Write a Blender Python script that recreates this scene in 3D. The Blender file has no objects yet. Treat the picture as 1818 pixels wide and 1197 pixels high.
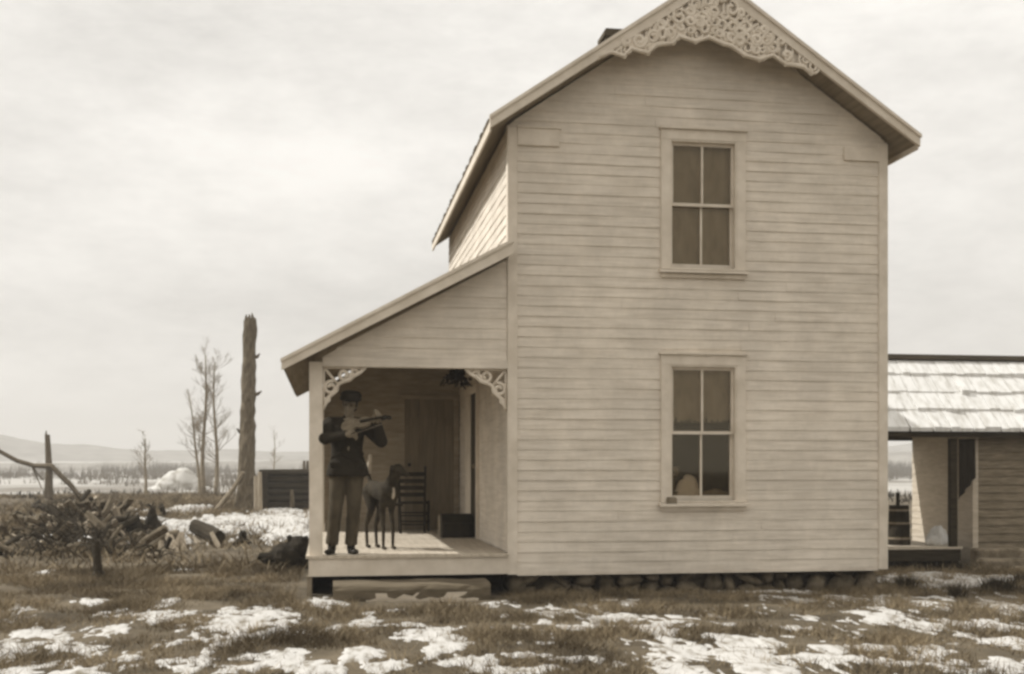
import bpy, bmesh, math, random
import numpy as np
from mathutils import Vector, Matrix, Euler

R = math.radians
random.seed(7)
rng = np.random.default_rng(11)
scene = bpy.context.scene
COL = scene.collection

# ------------------------------------------------------------------ camera
CAM_H = 1.40                      # metres above the yard
YAW, PITCH = R(9.0), R(0.0)
FPX, W, H, HOR = 2060.0, 1818.0, 1197.0, 830.0
cam_d = bpy.data.cameras.new("camera")
cam = bpy.data.objects.new("camera", cam_d)
COL.objects.link(cam)
cam.location = (0, 0, CAM_H)
cam.rotation_euler = (math.pi / 2 + PITCH, 0, -YAW)
cam_d.sensor_width = 36
cam_d.lens = 36 * FPX / W
PR = HOR - FPX * math.tan(PITCH)  # row of the principal point
cam_d.shift_y = (PR - H / 2) / W
cam_d.clip_start, cam_d.clip_end = 0.1, 5000
scene.camera = cam

# ------------------------------------------------------------------ light
SUN = Vector((-0.672, 0.2016, 0.712)).normalized()
sun_d = bpy.data.lights.new("sun", 'SUN')
sun = bpy.data.objects.new("sun", sun_d)
COL.objects.link(sun)
sun.rotation_euler = SUN.to_track_quat('Z', 'Y').to_euler()
sun_d.energy, sun_d.angle, sun_d.color = 5.0, R(0.7), (1, 0.998, 0.985)

world = bpy.data.worlds.new("World")
scene.world = world
world.use_nodes = True
wn, wl = world.node_tree.nodes, world.node_tree.links
wn.clear()


def wnode(t, **k):
    n = wn.new(t)
    for a, v in k.items():
        setattr(n, a, v)
    return n


sky = wnode('ShaderNodeTexSky', sky_type='NISHITA', sun_disc=False)
sky.sun_elevation = math.asin(SUN.z)
sky.sun_rotation = math.atan2(SUN.x, SUN.y)
sky.air_density, sky.dust_density = 1.0, 3.0
bw = wnode('ShaderNodeRGBToBW')
wl.new(sky.outputs[0], bw.inputs[0])
tc = wnode('ShaderNodeTexCoord')
mp = wnode('ShaderNodeMapping')
mp.inputs['Location'].default_value = (6.8, 0, 0)
mp.inputs['Scale'].default_value = (1.0, 1.0, 2.6)
wl.new(tc.outputs['Generated'], mp.inputs[0])
n1 = wnode('ShaderNodeTexNoise')
n1.inputs['Scale'].default_value, n1.inputs['Detail'].default_value = 2.0, 5
n1.inputs['Roughness'].default_value = 0.55
wl.new(mp.outputs[0], n1.inputs['Vector'])
n2 = wnode('ShaderNodeTexNoise')
n2.inputs['Scale'].default_value, n2.inputs['Detail'].default_value = 14, 6
n2.inputs['Roughness'].default_value = 0.7
wl.new(mp.outputs[0], n2.inputs['Vector'])
mixn = wnode('ShaderNodeMath', operation='MULTIPLY_ADD')
mixn.inputs[1].default_value = 0.34
wl.new(n2.outputs['Fac'], mixn.inputs[0])
wl.new(n1.outputs['Fac'], mixn.inputs[2])
cr = wnode('ShaderNodeMapRange')       # cloud brightness
cr.inputs['From Min'].default_value, cr.inputs['From Max'].default_value = 0.48, 0.84
cr.inputs['To Min'].default_value, cr.inputs['To Max'].default_value = 7.3, 11.2
wl.new(mixn.outputs[0], cr.inputs['Value'])
mx = wnode('ShaderNodeMix', data_type='FLOAT')
mx.inputs[0].default_value = 0.93      # thin veil of cloud over the clear sky
wl.new(bw.outputs[0], mx.inputs[2])
wl.new(cr.outputs[0], mx.inputs[3])
sep_ = wnode('ShaderNodeSeparateXYZ')
wl.new(tc.outputs['Generated'], sep_.inputs[0])
zc_ = wnode('ShaderNodeMath', operation='MAXIMUM')
zc_.inputs[1].default_value = 0.0
wl.new(sep_.outputs['Z'], zc_.inputs[0])
zp = wnode('ShaderNodeMath', operation='POWER')
zp.inputs[1].default_value = 1.8
wl.new(zc_.outputs[0], zp.inputs[0])
zm_ = wnode('ShaderNodeMath', operation='MULTIPLY_ADD')
zm_.inputs[1].default_value, zm_.inputs[2].default_value = 0.75, 0.93
wl.new(zp.outputs[0], zm_.inputs[0])
mz = wnode('ShaderNodeMath', operation='MULTIPLY')
wl.new(mx.outputs[0], mz.inputs[0])
wl.new(zm_.outputs[0], mz.inputs[1])
tint = wnode('ShaderNodeMix', data_type='RGBA', blend_type='MULTIPLY')
tint.inputs[0].default_value = 1.0
wl.new(mz.outputs[0], tint.inputs[6])
tint.inputs[7].default_value = (1.0, 0.968, 0.915, 1)
bg = wnode('ShaderNodeBackground')
bg.inputs['Strength'].default_value = 0.1
wl.new(tint.outputs[2], bg.inputs['Color'])
wo = wnode('ShaderNodeOutputWorld')
wl.new(bg.outputs[0], wo.inputs[0])

scene.view_settings.view_transform = 'Standard'
scene.view_settings.look = 'None'
scene.view_settings.exposure = 0.0
scene.view_settings.gamma = 1.0
scene.cycles.pixel_filter_type = 'BLACKMAN_HARRIS'
scene.cycles.filter_width = 2.9        # the soft lens of an old box camera
scene.cycles.max_bounces = 6

# ------------------------------------------------------------------ pixel <-> place
cr_, sr_ = math.cos(YAW), math.sin(YAW)
RIGHT = Vector((cr_, -sr_, 0))
F0 = Vector((sr_, cr_, 0))
FWD = F0 * math.cos(PITCH) + Vector((0, 0, 1)) * math.sin(PITCH)
UP = -F0 * math.sin(PITCH) + Vector((0, 0, 1)) * math.cos(PITCH)


def ray(px, py):
    return FWD + RIGHT * ((px - W / 2) / FPX) + UP * ((PR - py) / FPX)


def onY(px, py, Y):                # point of the view ray on the vertical plane at depth Y
    d = ray(px, py)
    return Vector((0, 0, CAM_H)) + d * (Y / d.y)


def G0(px, py, z=0.0):              # point of the view ray on the ground
    d = ray(px, py)
    return Vector((0, 0, CAM_H)) + d * ((z - CAM_H) / d.z)


# ------------------------------------------------------------------ noise + terrain
_tab = rng.random((256, 256))


def vnoise(x, y):
    x, y = np.asarray(x, float), np.asarray(y, float)
    xi, yi = np.floor(x).astype(int), np.floor(y).astype(int)
    fx, fy = x - xi, y - yi
    fx, fy = fx * fx * (3 - 2 * fx), fy * fy * (3 - 2 * fy)
    a, b = _tab[xi % 256, yi % 256], _tab[(xi + 1) % 256, yi % 256]
    c, d = _tab[xi % 256, (yi + 1) % 256], _tab[(xi + 1) % 256, (yi + 1) % 256]
    return (a * (1 - fx) + b * fx) * (1 - fy) + (c * (1 - fx) + d * fx) * fy


def fbm(x, y, o=4):
    s, a, t = 0, 1.0, 0
    for i in range(o):
        s = s + a * vnoise(np.asarray(x) * 2 ** i + 17.3 * i, np.asarray(y) * 2 ** i + 9.1 * i)
        t += a
        a *= 0.5
    return s / t


def sstep(a, b, v):
    t = np.clip((np.asarray(v, float) - a) / (b - a), 0, 1)
    return t * t * (3 - 2 * t)


HEAP = G0(165, 955)


def gz(x, y):
    x, y = np.asarray(x, float), np.asarray(y, float)
    z = (fbm(x * 0.9, y * 0.9) - 0.5) * 0.10 + (fbm(x * 4, y * 4, 2) - 0.5) * 0.04
    z = z * (1 + sstep(15, 40, y) * 0.7)
    z = z - 0.32 * sstep(13.8, 17.5, y) * sstep(6.4, 7.4, x)
    z = z + 0.34 * np.exp(-(((x - HEAP.x) / 2.0) ** 2 + ((y - HEAP.y - 1.0) / 2.6) ** 2))
    z = z - 0.9 * sstep(64, 85, y)
    z = z + 9 * sstep(160, 700, y) * fbm(x * 0.006 + 3, y * 0.004, 3)
    return z - 0.015


def gzf(x, y):
    return float(gz(x, y))


def G(px, py, z=0.0):              # point of the view ray on the uneven ground
    p = G0(px, py, z)
    for _ in range(6):
        p = G0(px, py, 0.5 * p.z + 0.5 * gzf(p.x, p.y))
    return p


# ------------------------------------------------------------------ materials (all tones of the brown print)
def sep(l):
    q = l ** 0.6
    return (l, l * (0.745 + 0.175 * q), l * (0.40 + 0.41 * q), 1)


def mat(name, l, l2=None, scale=6.0, rough=0.85, stretch=(1, 1, 1), bump=0.0, detail=5, spec=0.2, bscale=None, lo=0.35, hi=0.68, color=None, color2=None, grime=0.0):
    m = bpy.data.materials.new(name)
    m.use_nodes = True
    nt = m.node_tree
    N, L = nt.nodes, nt.links
    b = N['Principled BSDF']
    b.inputs['Roughness'].default_value = rough
    b.inputs['Specular IOR Level'].default_value = spec
    c1 = color or sep(l)
    c2 = color2 or sep(l2 if l2 is not None else l * 0.7)
    t = N.new('ShaderNodeTexCoord')
    mpn = N.new('ShaderNodeMapping')
    mpn.inputs['Scale'].default_value = stretch
    L.new(t.outputs['Object'], mpn.inputs[0])
    n = N.new('ShaderNodeTexNoise')
    n.inputs['Scale'].default_value, n.inputs['Detail'].default_value = scale, detail
    n.inputs['Roughness'].default_value = 0.6
    L.new(mpn.outputs[0], n.inputs['Vector'])
    r = N.new('ShaderNodeValToRGB')
    r.color_ramp.elements[0].position, r.color_ramp.elements[1].position = lo, hi
    r.color_ramp.elements[0].color, r.color_ramp.elements[1].color = c2, c1
    L.new(n.outputs['Fac'], r.inputs[0])
    out = r.outputs[0]
    if grime:
        g = N.new('ShaderNodeTexNoise')
        g.inputs['Scale'].default_value, g.inputs['Detail'].default_value = 1.3, 8
        g.inputs['Roughness'].default_value = 0.7
        L.new(t.outputs['Object'], g.inputs['Vector'])
        gr = N.new('ShaderNodeMapRange')
        gr.inputs['From Min'].default_value, gr.inputs['From Max'].default_value = 0.42, 0.62
        gr.inputs['To Min'].default_value, gr.inputs['To Max'].default_value = 1 - grime, 1.0
        L.new(g.outputs['Fac'], gr.inputs['Value'])
        mm = N.new('ShaderNodeMix')
        mm.data_type, mm.blend_type = 'RGBA', 'MULTIPLY'
        mm.inputs[0].default_value = 1
        L.new(out, mm.inputs[6])
        L.new(gr.outputs[0], mm.inputs[7])
        out = mm.outputs[2]
    L.new(out, b.inputs['Base Color'])
    if bump:
        bn = N.new('ShaderNodeBump')
        bn.inputs['Strength'].default_value = bump
        bn.inputs['Distance'].default_value = 0.02
        if bscale:
            nb = N.new('ShaderNodeTexNoise')
            nb.inputs['Scale'].default_value, nb.inputs['Detail'].default_value = bscale, 6
            L.new(mpn.outputs[0], nb.inputs['Vector'])
            L.new(nb.outputs['Fac'], bn.inputs['Height'])
        else:
            L.new(n.outputs['Fac'], bn.inputs['Height'])
        L.new(bn.outputs[0], b.inputs['Normal'])
    return m


M = {}
M['siding'] = mat('painted_siding', 0.76, 0.60, 3.2, 0.75, (0.6, 0.6, 9), 0.2, bscale=40, grime=0.17, detail=9, lo=0.26, hi=0.6)
M['trim'] = mat('painted_trim', 0.73, 0.60, 4, 0.7, (1, 1, 1), 0.15, bscale=40, grime=0.08)
M['lace'] = mat('painted_fretwork', 0.74, 0.6, 5, 0.75)
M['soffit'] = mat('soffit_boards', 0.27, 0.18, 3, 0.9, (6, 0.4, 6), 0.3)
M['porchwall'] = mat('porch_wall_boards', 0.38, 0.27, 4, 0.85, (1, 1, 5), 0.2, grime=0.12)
M['porchfloor'] = mat('worn_floor_boards', 0.56, 0.42, 3, 0.8, (9, 0.5, 1), 0.3)
M['door'] = mat('dark_plank_door', 0.23, 0.16, 3, 0.7, (8, 8, 0.5), 0.3)
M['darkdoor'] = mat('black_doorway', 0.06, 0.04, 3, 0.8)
M['shingle'] = mat('weathered_shingle', 0.16, 0.09, 9, 0.95, (1, 1, 1), 0.5)
M['brick'] = mat('sooty_brick', 0.10, 0.06, 8, 0.95, bump=0.5)
M['stone'] = mat('fieldstone', 0.21, 0.06, 4, 0.95, bump=0.7, bscale=14)
M['palestone'] = mat('pale_fieldstone', 0.30, 0.12, 5, 0.95, bump=0.6, bscale=12)
M['logwood'] = mat('weathered_log', 0.16, 0.09, 4, 0.9, (0.6, 6, 6), 0.5)
M['heaplog'] = mat('weathered_heap_log', 0.20, 0.07, 3, 0.95, (1, 7, 7), 0.8, bscale=9)
M['bark'] = mat('grey_bark', 0.20, 0.085, 4, 0.95, (5, 5, 0.9), 0.8, bscale=10)
M['treebark'] = mat('bare_tree_bark', 0.32, 0.2, 4, 0.95)
M['char'] = mat('charred_wood', 0.035, 0.015, 5, 0.95, bump=0.8, bscale=14)
M['darklog'] = mat('dark_old_log', 0.055, 0.025, 5, 0.95, (0.5, 5, 5), 0.7)
M['board'] = mat('sun_bleached_board', 0.62, 0.45, 4, 0.85, (0.5, 6, 6), 0.3)
M['palewood'] = mat('split_pale_wood', 0.42, 0.28, 5, 0.9, (5, 5, 0.8), 0.4)
M['glassroom'] = mat('dim_interior', 0.12, 0.08, 3, 0.9)
M['shade'] = mat('paper_roller_shade', 0.46, 0.31, 4, 0.9, (2, 2, 0.8), 0.2, detail=8)
M['fringe'] = mat('dark_shade_fringe', 0.02, 0.012, 8, 0.95)
M['white'] = mat('white_cloth', 0.88, 0.75, 6, 0.9)
M['snowmat'] = mat('old_snow', 0.62, 0.45, 4.5, 0.7, (2.2, 0.9, 1), bump=0.5, bscale=25, detail=10, color=(0.47, 0.45, 0.415, 1), color2=(0.17, 0.145, 0.105, 1), lo=0.33, hi=0.50)
M['moundsnow'] = mat('drifted_snow', 0.5, 0.4, 0.9, 0.85, (1, 1, 1.6), 0.3, detail=9, color=(0.52, 0.50, 0.46, 1), color2=(0.24, 0.215, 0.17, 1), lo=0.32, hi=0.52)
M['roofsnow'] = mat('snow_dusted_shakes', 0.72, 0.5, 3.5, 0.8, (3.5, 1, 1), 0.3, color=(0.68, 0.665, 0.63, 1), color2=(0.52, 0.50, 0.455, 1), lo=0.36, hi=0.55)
M['shed'] = mat('raw_board_siding', 0.26, 0.15, 4, 0.9, (1, 1, 7), 0.3)
M['shedwhite'] = mat('whitewashed_siding', 0.55, 0.42, 4, 0.85, (1, 1, 7), 0.2)
M['skin'] = mat('skin', 0.21, 0.16, 8, 0.6)
M['jacket'] = mat('dark_wool', 0.028, 0.018, 30, 0.95)
M['trousers'] = mat('grey_trousers', 0.10, 0.05, 7, 0.95, (1, 1, 0.5), 0.6)
M['shirt'] = mat('pale_shirt', 0.30, 0.22, 10, 0.9)
M['hat'] = mat('black_felt', 0.022, 0.015, 20, 0.95)
M['leather'] = mat('boot_leather', 0.025, 0.015, 12, 0.6)
M['hair'] = mat('dark_hair', 0.03, 0.02, 40, 0.8)
M['varnish'] = mat('varnished_wood', 0.22, 0.13, 6, 0.35, (1, 6, 6))
M['ebony'] = mat('black_wood', 0.02, 0.012, 10, 0.4)
M['dogfur'] = mat('short_dark_fur', 0.06, 0.022, 9, 0.95, (1, 1, 2), 0.5, bscale=60)
M['dogwhite'] = mat('white_fur', 0.55, 0.45, 12, 0.9)
M['chair'] = mat('dark_chair_wood', 0.035, 0.02, 8, 0.7)
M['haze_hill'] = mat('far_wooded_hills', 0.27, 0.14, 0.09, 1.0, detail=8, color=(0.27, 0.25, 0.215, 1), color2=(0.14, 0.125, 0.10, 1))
M['deadgrass'] = mat('dead_grass_blades', 0.30, 0.065, 0.9, 0.95, detail=8, color=(0.30, 0.235, 0.145, 1), color2=(0.068, 0.050, 0.028, 1))
M['farbrush'] = mat('far_bare_woods', 0.17, 0.09, 0.3, 0.95)
M['brush'] = mat('dry_brush', 0.06, 0.03, 3, 0.95)


def ground_mat():
    m = mat('yard_soil_and_turf', 0.135, 0.05, 1.1, 1.0, bump=0.9, bscale=9, detail=10, lo=0.38, hi=0.64)
    N, L = m.node_tree.nodes, m.node_tree.links
    b = N['Principled BSDF']
    src = b.inputs['Base Color'].links[0].from_socket
    geo = N.new('ShaderNodeNewGeometry')
    sx = N.new('ShaderNodeSeparateXYZ')
    L.new(geo.outputs['Position'], sx.inputs[0])
    ns = N.new('ShaderNodeTexNoise')
    ns.inputs['Scale'].default_value, ns.inputs['Detail'].default_value = 0.035, 7
    mpp = N.new('ShaderNodeMapping')
    mpp.inputs['Scale'].default_value = (0.7, 0.35, 1)
    L.new(geo.outputs['Position'], mpp.inputs[0])
    L.new(mpp.outputs[0], ns.inputs['Vector'])
    mr = N.new('ShaderNodeMapRange')
    mr.inputs['From Min'].default_value, mr.inputs['From Max'].default_value = 60, 95
    L.new(sx.outputs['Y'], mr.inputs['Value'])
    m2 = N.new('ShaderNodeMapRange')
    m2.inputs['From Min'].default_value, m2.inputs['From Max'].default_value = 0.36, 0.52
    L.new(ns.outputs['Fac'], m2.inputs['Value'])
    mu = N.new('ShaderNodeMath')
    mu.operation = 'MULTIPLY'
    L.new(mr.outputs[0], mu.inputs[0])
    L.new(m2.outputs[0], mu.inputs[1])
    mm = N.new('ShaderNodeMix')
    mm.data_type = 'RGBA'
    L.new(mu.outputs[0], mm.inputs[0])
    L.new(src, mm.inputs[6])
    mm.inputs[7].default_value = (0.36, 0.34, 0.305, 1)    # snow-covered fields beyond the clearing
    L.new(mm.outputs[2], b.inputs['Base Color'])
    return m


M['ground'] = ground_mat()


def glass_mat():
    m = bpy.data.materials.new('window_glass')
    m.use_nodes = True
    N, L = m.node_tree.nodes, m.node_tree.links
    N.clear()
    o = N.new('ShaderNodeOutputMaterial')
    fr = N.new('ShaderNodeFresnel')
    fr.inputs['IOR'].default_value = 1.5
    tr = N.new('ShaderNodeBsdfTransparent')
    tr.inputs[0].default_value = (0.86, 0.84, 0.8, 1)
    gl = N.new('ShaderNodeBsdfGlossy')
    gl.inputs['Roughness'].default_value = 0.03
    gl.inputs[0].default_value = (1, 0.88, 0.66, 1)
    nz = N.new('ShaderNodeTexNoise')
    nz.inputs['Scale'].default_value = 3
    bp = N.new('ShaderNodeBump')
    bp.inputs['Strength'].default_value = 0.15
    L.new(nz.outputs['Fac'], bp.inputs['Height'])
    L.new(bp.outputs[0], gl.inputs['Normal'])
    mxs = N.new('ShaderNodeMixShader')
    L.new(fr.outputs[0], mxs.inputs[0])
    L.new(tr.outputs[0], mxs.inputs[1])
    L.new(gl.outputs[0], mxs.inputs[2])
    L.new(mxs.outputs[0], o.inputs[0])
    return m


M['glass'] = glass_mat()


# ------------------------------------------------------------------ mesh builder
class MB:
    def __init__(s):
        s.v, s.f, s.mi = [], [], []

    def add(s, vs, fs, mi=0):
        o = len(s.v)
        s.v += [Vector(v) for v in vs]
        s.f += [[i + o for i in f] for f in fs]
        s.mi += [mi] * len(fs)
        return s

    def box(s, x0, x1, y0, y1, z0, z1, mi=0, mtx=None):
        vs = [Vector((x, y, z)) for x in (x0, x1) for y in (y0, y1) for z in (z0, z1)]
        if mtx is not None:
            vs = [mtx @ v for v in vs]
        return s.add(vs, [(0, 1, 3, 2), (4, 6, 7, 5), (0, 4, 5, 1), (2, 3, 7, 6), (0, 2, 6, 4), (1, 5, 7, 3)], mi)

    def hexa(s, vs, mi=0):            # 4 bottom + 4 top points, both the same way round
        return s.add(vs, [(3, 2, 1, 0), (4, 5, 6, 7), (0, 1, 5, 4), (1, 2, 6, 5), (2, 3, 7, 6), (3, 0, 4, 7)], mi)

    def prism(s, poly, axis, a, b, mi=0):   # poly of 2-D points extruded along axis from a to b
        def P(p, t):
            return {'y': (p[0], t, p[1]), 'x': (t, p[0], p[1]), 'z': (p[0], p[1], t)}[axis]
        n = len(poly)
        vs = [P(p, a) for p in poly] + [P(p, b) for p in poly]
        fs = [list(range(n))[::-1], list(range(n, 2 * n))]
        fs += [(i, (i + 1) % n, n + (i + 1) % n, n + i) for i in range(n)]
        return s.add(vs, fs, mi)

    def tube(s, pts, rad, n=8, mi=0, caps=True, wob=0.0):
        pts = [Vector(p) for p in pts]
        if not hasattr(rad, '__len__'):
            rad = [rad] * len(pts)
        rings, prev = [], None
        for i, p in enumerate(pts):
            t = (pts[min(i + 1, len(pts) - 1)] - pts[max(i - 1, 0)])
            t = t.normalized() if t.length > 1e-9 else Vector((0, 0, 1))
            if prev is None:
                u = t.orthogonal().normalized()
            else:
                u = (prev - t * prev.dot(t))
                u = u.normalized() if u.length > 1e-6 else t.orthogonal().normalized()
            prev = u
            w = t.cross(u)
            rings.append([p + (u * math.cos(2 * math.pi * k / n) + w * math.sin(2 * math.pi * k / n)) * rad[i] * (1 + wob * random.uniform(-1, 1)) for k in range(n)])
        vs = [v for r in rings for v in r]
        fs = []
        for i in range(len(pts) - 1):
            for k in range(n):
                k2 = (k + 1) % n
                fs.append((i * n + k, i * n + k2, (i + 1) * n + k2, (i + 1) * n + k))
        if caps:
            fs.append(list(range(n))[::-1])
            fs.append([(len(pts) - 1) * n + k for k in range(n)])
        return s.add(vs, fs, mi)

    def ell(s, c, r, rot=None, nu=16, nv=10, mi=0, jit=0.0):
        c = Vector(c)
        vs, fs = [], []
        for j in range(nv + 1):
            th = math.pi * j / nv
            for i in range(nu):
                ph = 2 * math.pi * i / nu
                v = Vector((r[0] * math.sin(th) * math.cos(ph), r[1] * math.sin(th) * math.sin(ph), r[2] * math.cos(th)))
                if jit:
                    v *= 1 + jit * random.uniform(-1, 1)
                if rot is not None:
                    v = rot @ v
                vs.append(c + v)
        for j in range(nv):
            for i in range(nu):
                i2 = (i + 1) % nu
                fs.append((j * nu + i, (j + 1) * nu + i, (j + 1) * nu + i2, j * nu + i2))
        return s.add(vs, fs, mi)

    def cap(s, p0, p1, r0, r1, n=14):     # tapered limb with round ends
        s.tube([p0, p1], [r0, r1], n)
        s.ell(p0, (r0,) * 3, nu=n, nv=8)
        s.ell(p1, (r1,) * 3, nu=n, nv=8)
        return s

    def build(s, name, material, parent=None, smooth=False, origin=None, remesh=0, passes=2):
        me = bpy.data.meshes.new(name)
        o = Vector((0, 0, 0))
        if origin is not None:
            o = Vector(origin)
        elif parent is not None:
            q = parent
            while q.parent is not None:
                q = q.parent
            o = Vector(q.location)
        me.from_pydata([v - o for v in s.v], [], s.f)
        mats = material if isinstance(material, (list, tuple)) else [material]
        for m in mats:
            me.materials.append(m)
        me.polygons.foreach_set('material_index', s.mi)
        me.update()
        bm = bmesh.new()
        bm.from_mesh(me)
        if remesh:
            bmesh.ops.remove_doubles(bm, verts=bm.verts, dist=1e-5)
        bmesh.ops.recalc_face_normals(bm, faces=bm.faces)
        bm.to_mesh(me)
        bm.free()
        ob = bpy.data.objects.new(name, me)
        COL.objects.link(ob)
        if remesh:
            md = ob.modifiers.new('remesh', 'REMESH')
            md.mode, md.voxel_size = 'VOXEL', remesh
            sm = ob.modifiers.new('smooth', 'SMOOTH')
            sm.factor, sm.iterations = 0.5, passes
            dg = bpy.context.evaluated_depsgraph_get()
            me2 = bpy.data.meshes.new_from_object(ob.evaluated_get(dg))
            ob.modifiers.clear()
            ob.data = me2
            me2.materials.clear()
            for m in mats:
                me2.materials.append(m)
            smooth = True
        if smooth:
            ob.data.polygons.foreach_set('use_smooth', [True] * len(ob.data.polygons))
        if parent is not None:
            ob.parent = parent
        elif origin is not None:
            ob.location = o
        return ob


def tag(o, label=None, cat=None, group=None, kind=None):
    if label:
        o['label'] = label
    if cat:
        o['category'] = cat
    if group:
        o['group'] = group
    if kind:
        o['kind'] = kind
    return o


def root(name, loc, label, cat, group=None):
    e = bpy.data.objects.new(name, None)
    COL.objects.link(e)
    e.location = loc
    e['_base'] = 1
    e.empty_display_size = 0.2
    return tag(e, label, cat, group)


def copy_tree(o, parent=None):
    c = o.copy()
    COL.objects.link(c)
    c.parent = parent
    for ch in list(o.children):
        copy_tree(ch, c)
    return c


# ------------------------------------------------------------------ setting: ground, hills
def graded(a, b, fine0, fine1, step, grow=1.16):
    xs = list(np.arange(fine0, fine1 + 1e-6, step))
    s, x = step, fine1
    while x < b:
        s *= grow
        x += s
        xs.append(x)
    s, x, left = step, fine0, []
    while x > a:
        s *= grow
        x -= s
        left.append(x)
    return np.array(left[::-1] + xs)


def grid_mesh(name, xs, ys, Z, keep=None):
    X, Y = np.meshgrid(xs, ys)
    nx, ny = len(xs), len(ys)
    co = np.stack([X, Y, Z], -1).reshape(-1, 3)
    i = np.arange(nx * ny).reshape(ny, nx)
    q = np.stack([i[:-1, :-1], i[:-1, 1:], i[1:, 1:], i[1:, :-1]], -1).reshape(-1, 4)
    if keep is not None:
        k = keep.reshape(-1)
        q = q[k[q].any(1)]
    used = np.unique(q)
    remap = np.full(nx * ny, -1)
    remap[used] = np.arange(len(used))
    return co[used], remap[q]


def np_mesh(name, co, faces, material, smooth=True):
    me = bpy.data.meshes.new(name)
    n = faces.shape[1]
    me.vertices.add(len(co))
    me.vertices.foreach_set('co', np.ascontiguousarray(co, dtype=np.float32).ravel())
    me.loops.add(faces.size)
    me.loops.foreach_set('vertex_index', np.ascontiguousarray(faces, dtype=np.int32).ravel())
    me.polygons.add(len(faces))
    me.polygons.foreach_set('loop_start', np.arange(0, faces.size, n, dtype=np.int32))
    me.polygons.foreach_set('loop_total', np.full(len(faces), n, dtype=np.int32))
    me.polygons.foreach_set('use_smooth', np.full(len(faces), smooth))
    me.materials.append(material)
    me.update(calc_edges=True)
    ob = bpy.data.objects.new(name, me)
    COL.objects.link(ob)
    return ob


gx = graded(-1200, 1600, -7, 13, 0.10, 1.09)
gy = graded(-300, 1600, 6.5, 24, 0.10, 1.06)
GX, GY = np.meshgrid(gx, gy)
co, fc = grid_mesh('ground', gx, gy, gz(GX, GY))
tag(np_mesh('ground', co, fc, M['ground']), kind='structure')

# far wooded hills
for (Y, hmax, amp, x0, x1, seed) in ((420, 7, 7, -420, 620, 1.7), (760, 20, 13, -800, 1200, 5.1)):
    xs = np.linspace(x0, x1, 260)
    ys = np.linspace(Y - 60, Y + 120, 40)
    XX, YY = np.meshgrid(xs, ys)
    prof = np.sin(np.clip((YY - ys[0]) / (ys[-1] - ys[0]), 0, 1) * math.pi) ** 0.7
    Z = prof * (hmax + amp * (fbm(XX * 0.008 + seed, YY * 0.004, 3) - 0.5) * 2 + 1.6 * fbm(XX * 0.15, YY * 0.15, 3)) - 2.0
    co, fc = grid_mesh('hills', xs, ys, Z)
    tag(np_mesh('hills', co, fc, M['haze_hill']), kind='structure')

# ------------------------------------------------------------------ snow lying in patches
BL = [(18, 1083, 18, 8), (150, 1070, 25, 7), (270, 1095, 35, 15), (277, 1076, 10, 9), (308, 1068, 12, 6), (60, 1122, 45, 13), (200, 1116, 27, 8),
      (135, 1150, 55, 13), (30, 1150, 35, 17), (225, 1163, 30, 8), (95, 1178, 38, 9), (150, 1193, 60, 8), (20, 1192, 40, 10), (340, 1086, 14, 5),
      (405, 1082, 13, 7), (440, 1106, 75, 20), (470, 1088, 45, 10), (415, 1130, 22, 9), (480, 1122, 40, 12), (312, 1143, 11, 5), (362, 1172, 28, 8),
      (435, 1168, 14, 7), (405, 1187, 18, 7), (500, 1180, 50, 13), (520, 1163, 40, 9), (560, 1190, 60, 8), (583, 1067, 24, 5), (595, 1115, 15, 5),
      (653, 1103, 22, 6), (730, 1110, 38, 7), (750, 1128, 45, 13), (790, 1148, 46, 13), (640, 1158, 35, 10), (680, 1182, 60, 10), (840, 1175, 62, 13),
      (870, 1191, 60, 9), (960, 1106, 11, 7), (975, 1088, 15, 5), (1040, 1115, 38, 6), (1075, 1096, 22, 5), (1118, 1095, 10, 5), (1165, 1113, 40, 11),
      (1180, 1135, 26, 8), (1200, 1155, 60, 20), (1220, 1185, 60, 15), (1270, 1130, 26, 6), (1340, 1140, 60, 13), (1330, 1165, 70, 16),
      (1360, 1187, 80, 13), (1235, 1110, 17, 4), (1290, 1108, 14, 4), (1440, 1098, 9, 5), (1400, 1115, 42, 6), (1400, 1130, 17, 4), (1480, 1170, 60, 7),
      (1470, 1150, 40, 6), (1530, 1088, 27, 5), (1560, 1100, 60, 7), (1640, 1107, 70, 8), (1740, 1110, 90, 9), (1650, 1123, 20, 5), (1720, 1126, 32, 4),
      (1785, 1140, 48, 10), (1790, 1183, 42, 13), (1750, 1195, 60, 10), (1660, 1080, 26, 5), (1790, 1078, 42, 12), (1580, 1033, 25, 12),
      (1650, 1030, 60, 13), (1730, 1040, 70, 7), (1690, 1020, 40, 5), (1010, 1170, 32, 7), (950, 1190, 42, 8), (930, 1165, 50, 6), (1055, 1170, 16, 5),
      (1385, 1050, 60, 3), (1500, 1062, 40, 4), (100, 1010, 14, 5), (330, 1010, 18, 4), (1600, 1180, 30, 4), (1560, 1150, 50, 4), (700, 1085, 22, 3)]
FAR = [(350, 936, 62, 9), (430, 926, 62, 9), (505, 922, 52, 10), (520, 942, 42, 12), (470, 938, 30, 8), (330, 905, 26, 5), (35, 886, 40, 6), (500, 908, 26, 4), (110, 918, 30, 3), (240, 912, 18, 4), (410, 945, 26, 9)]


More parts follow.
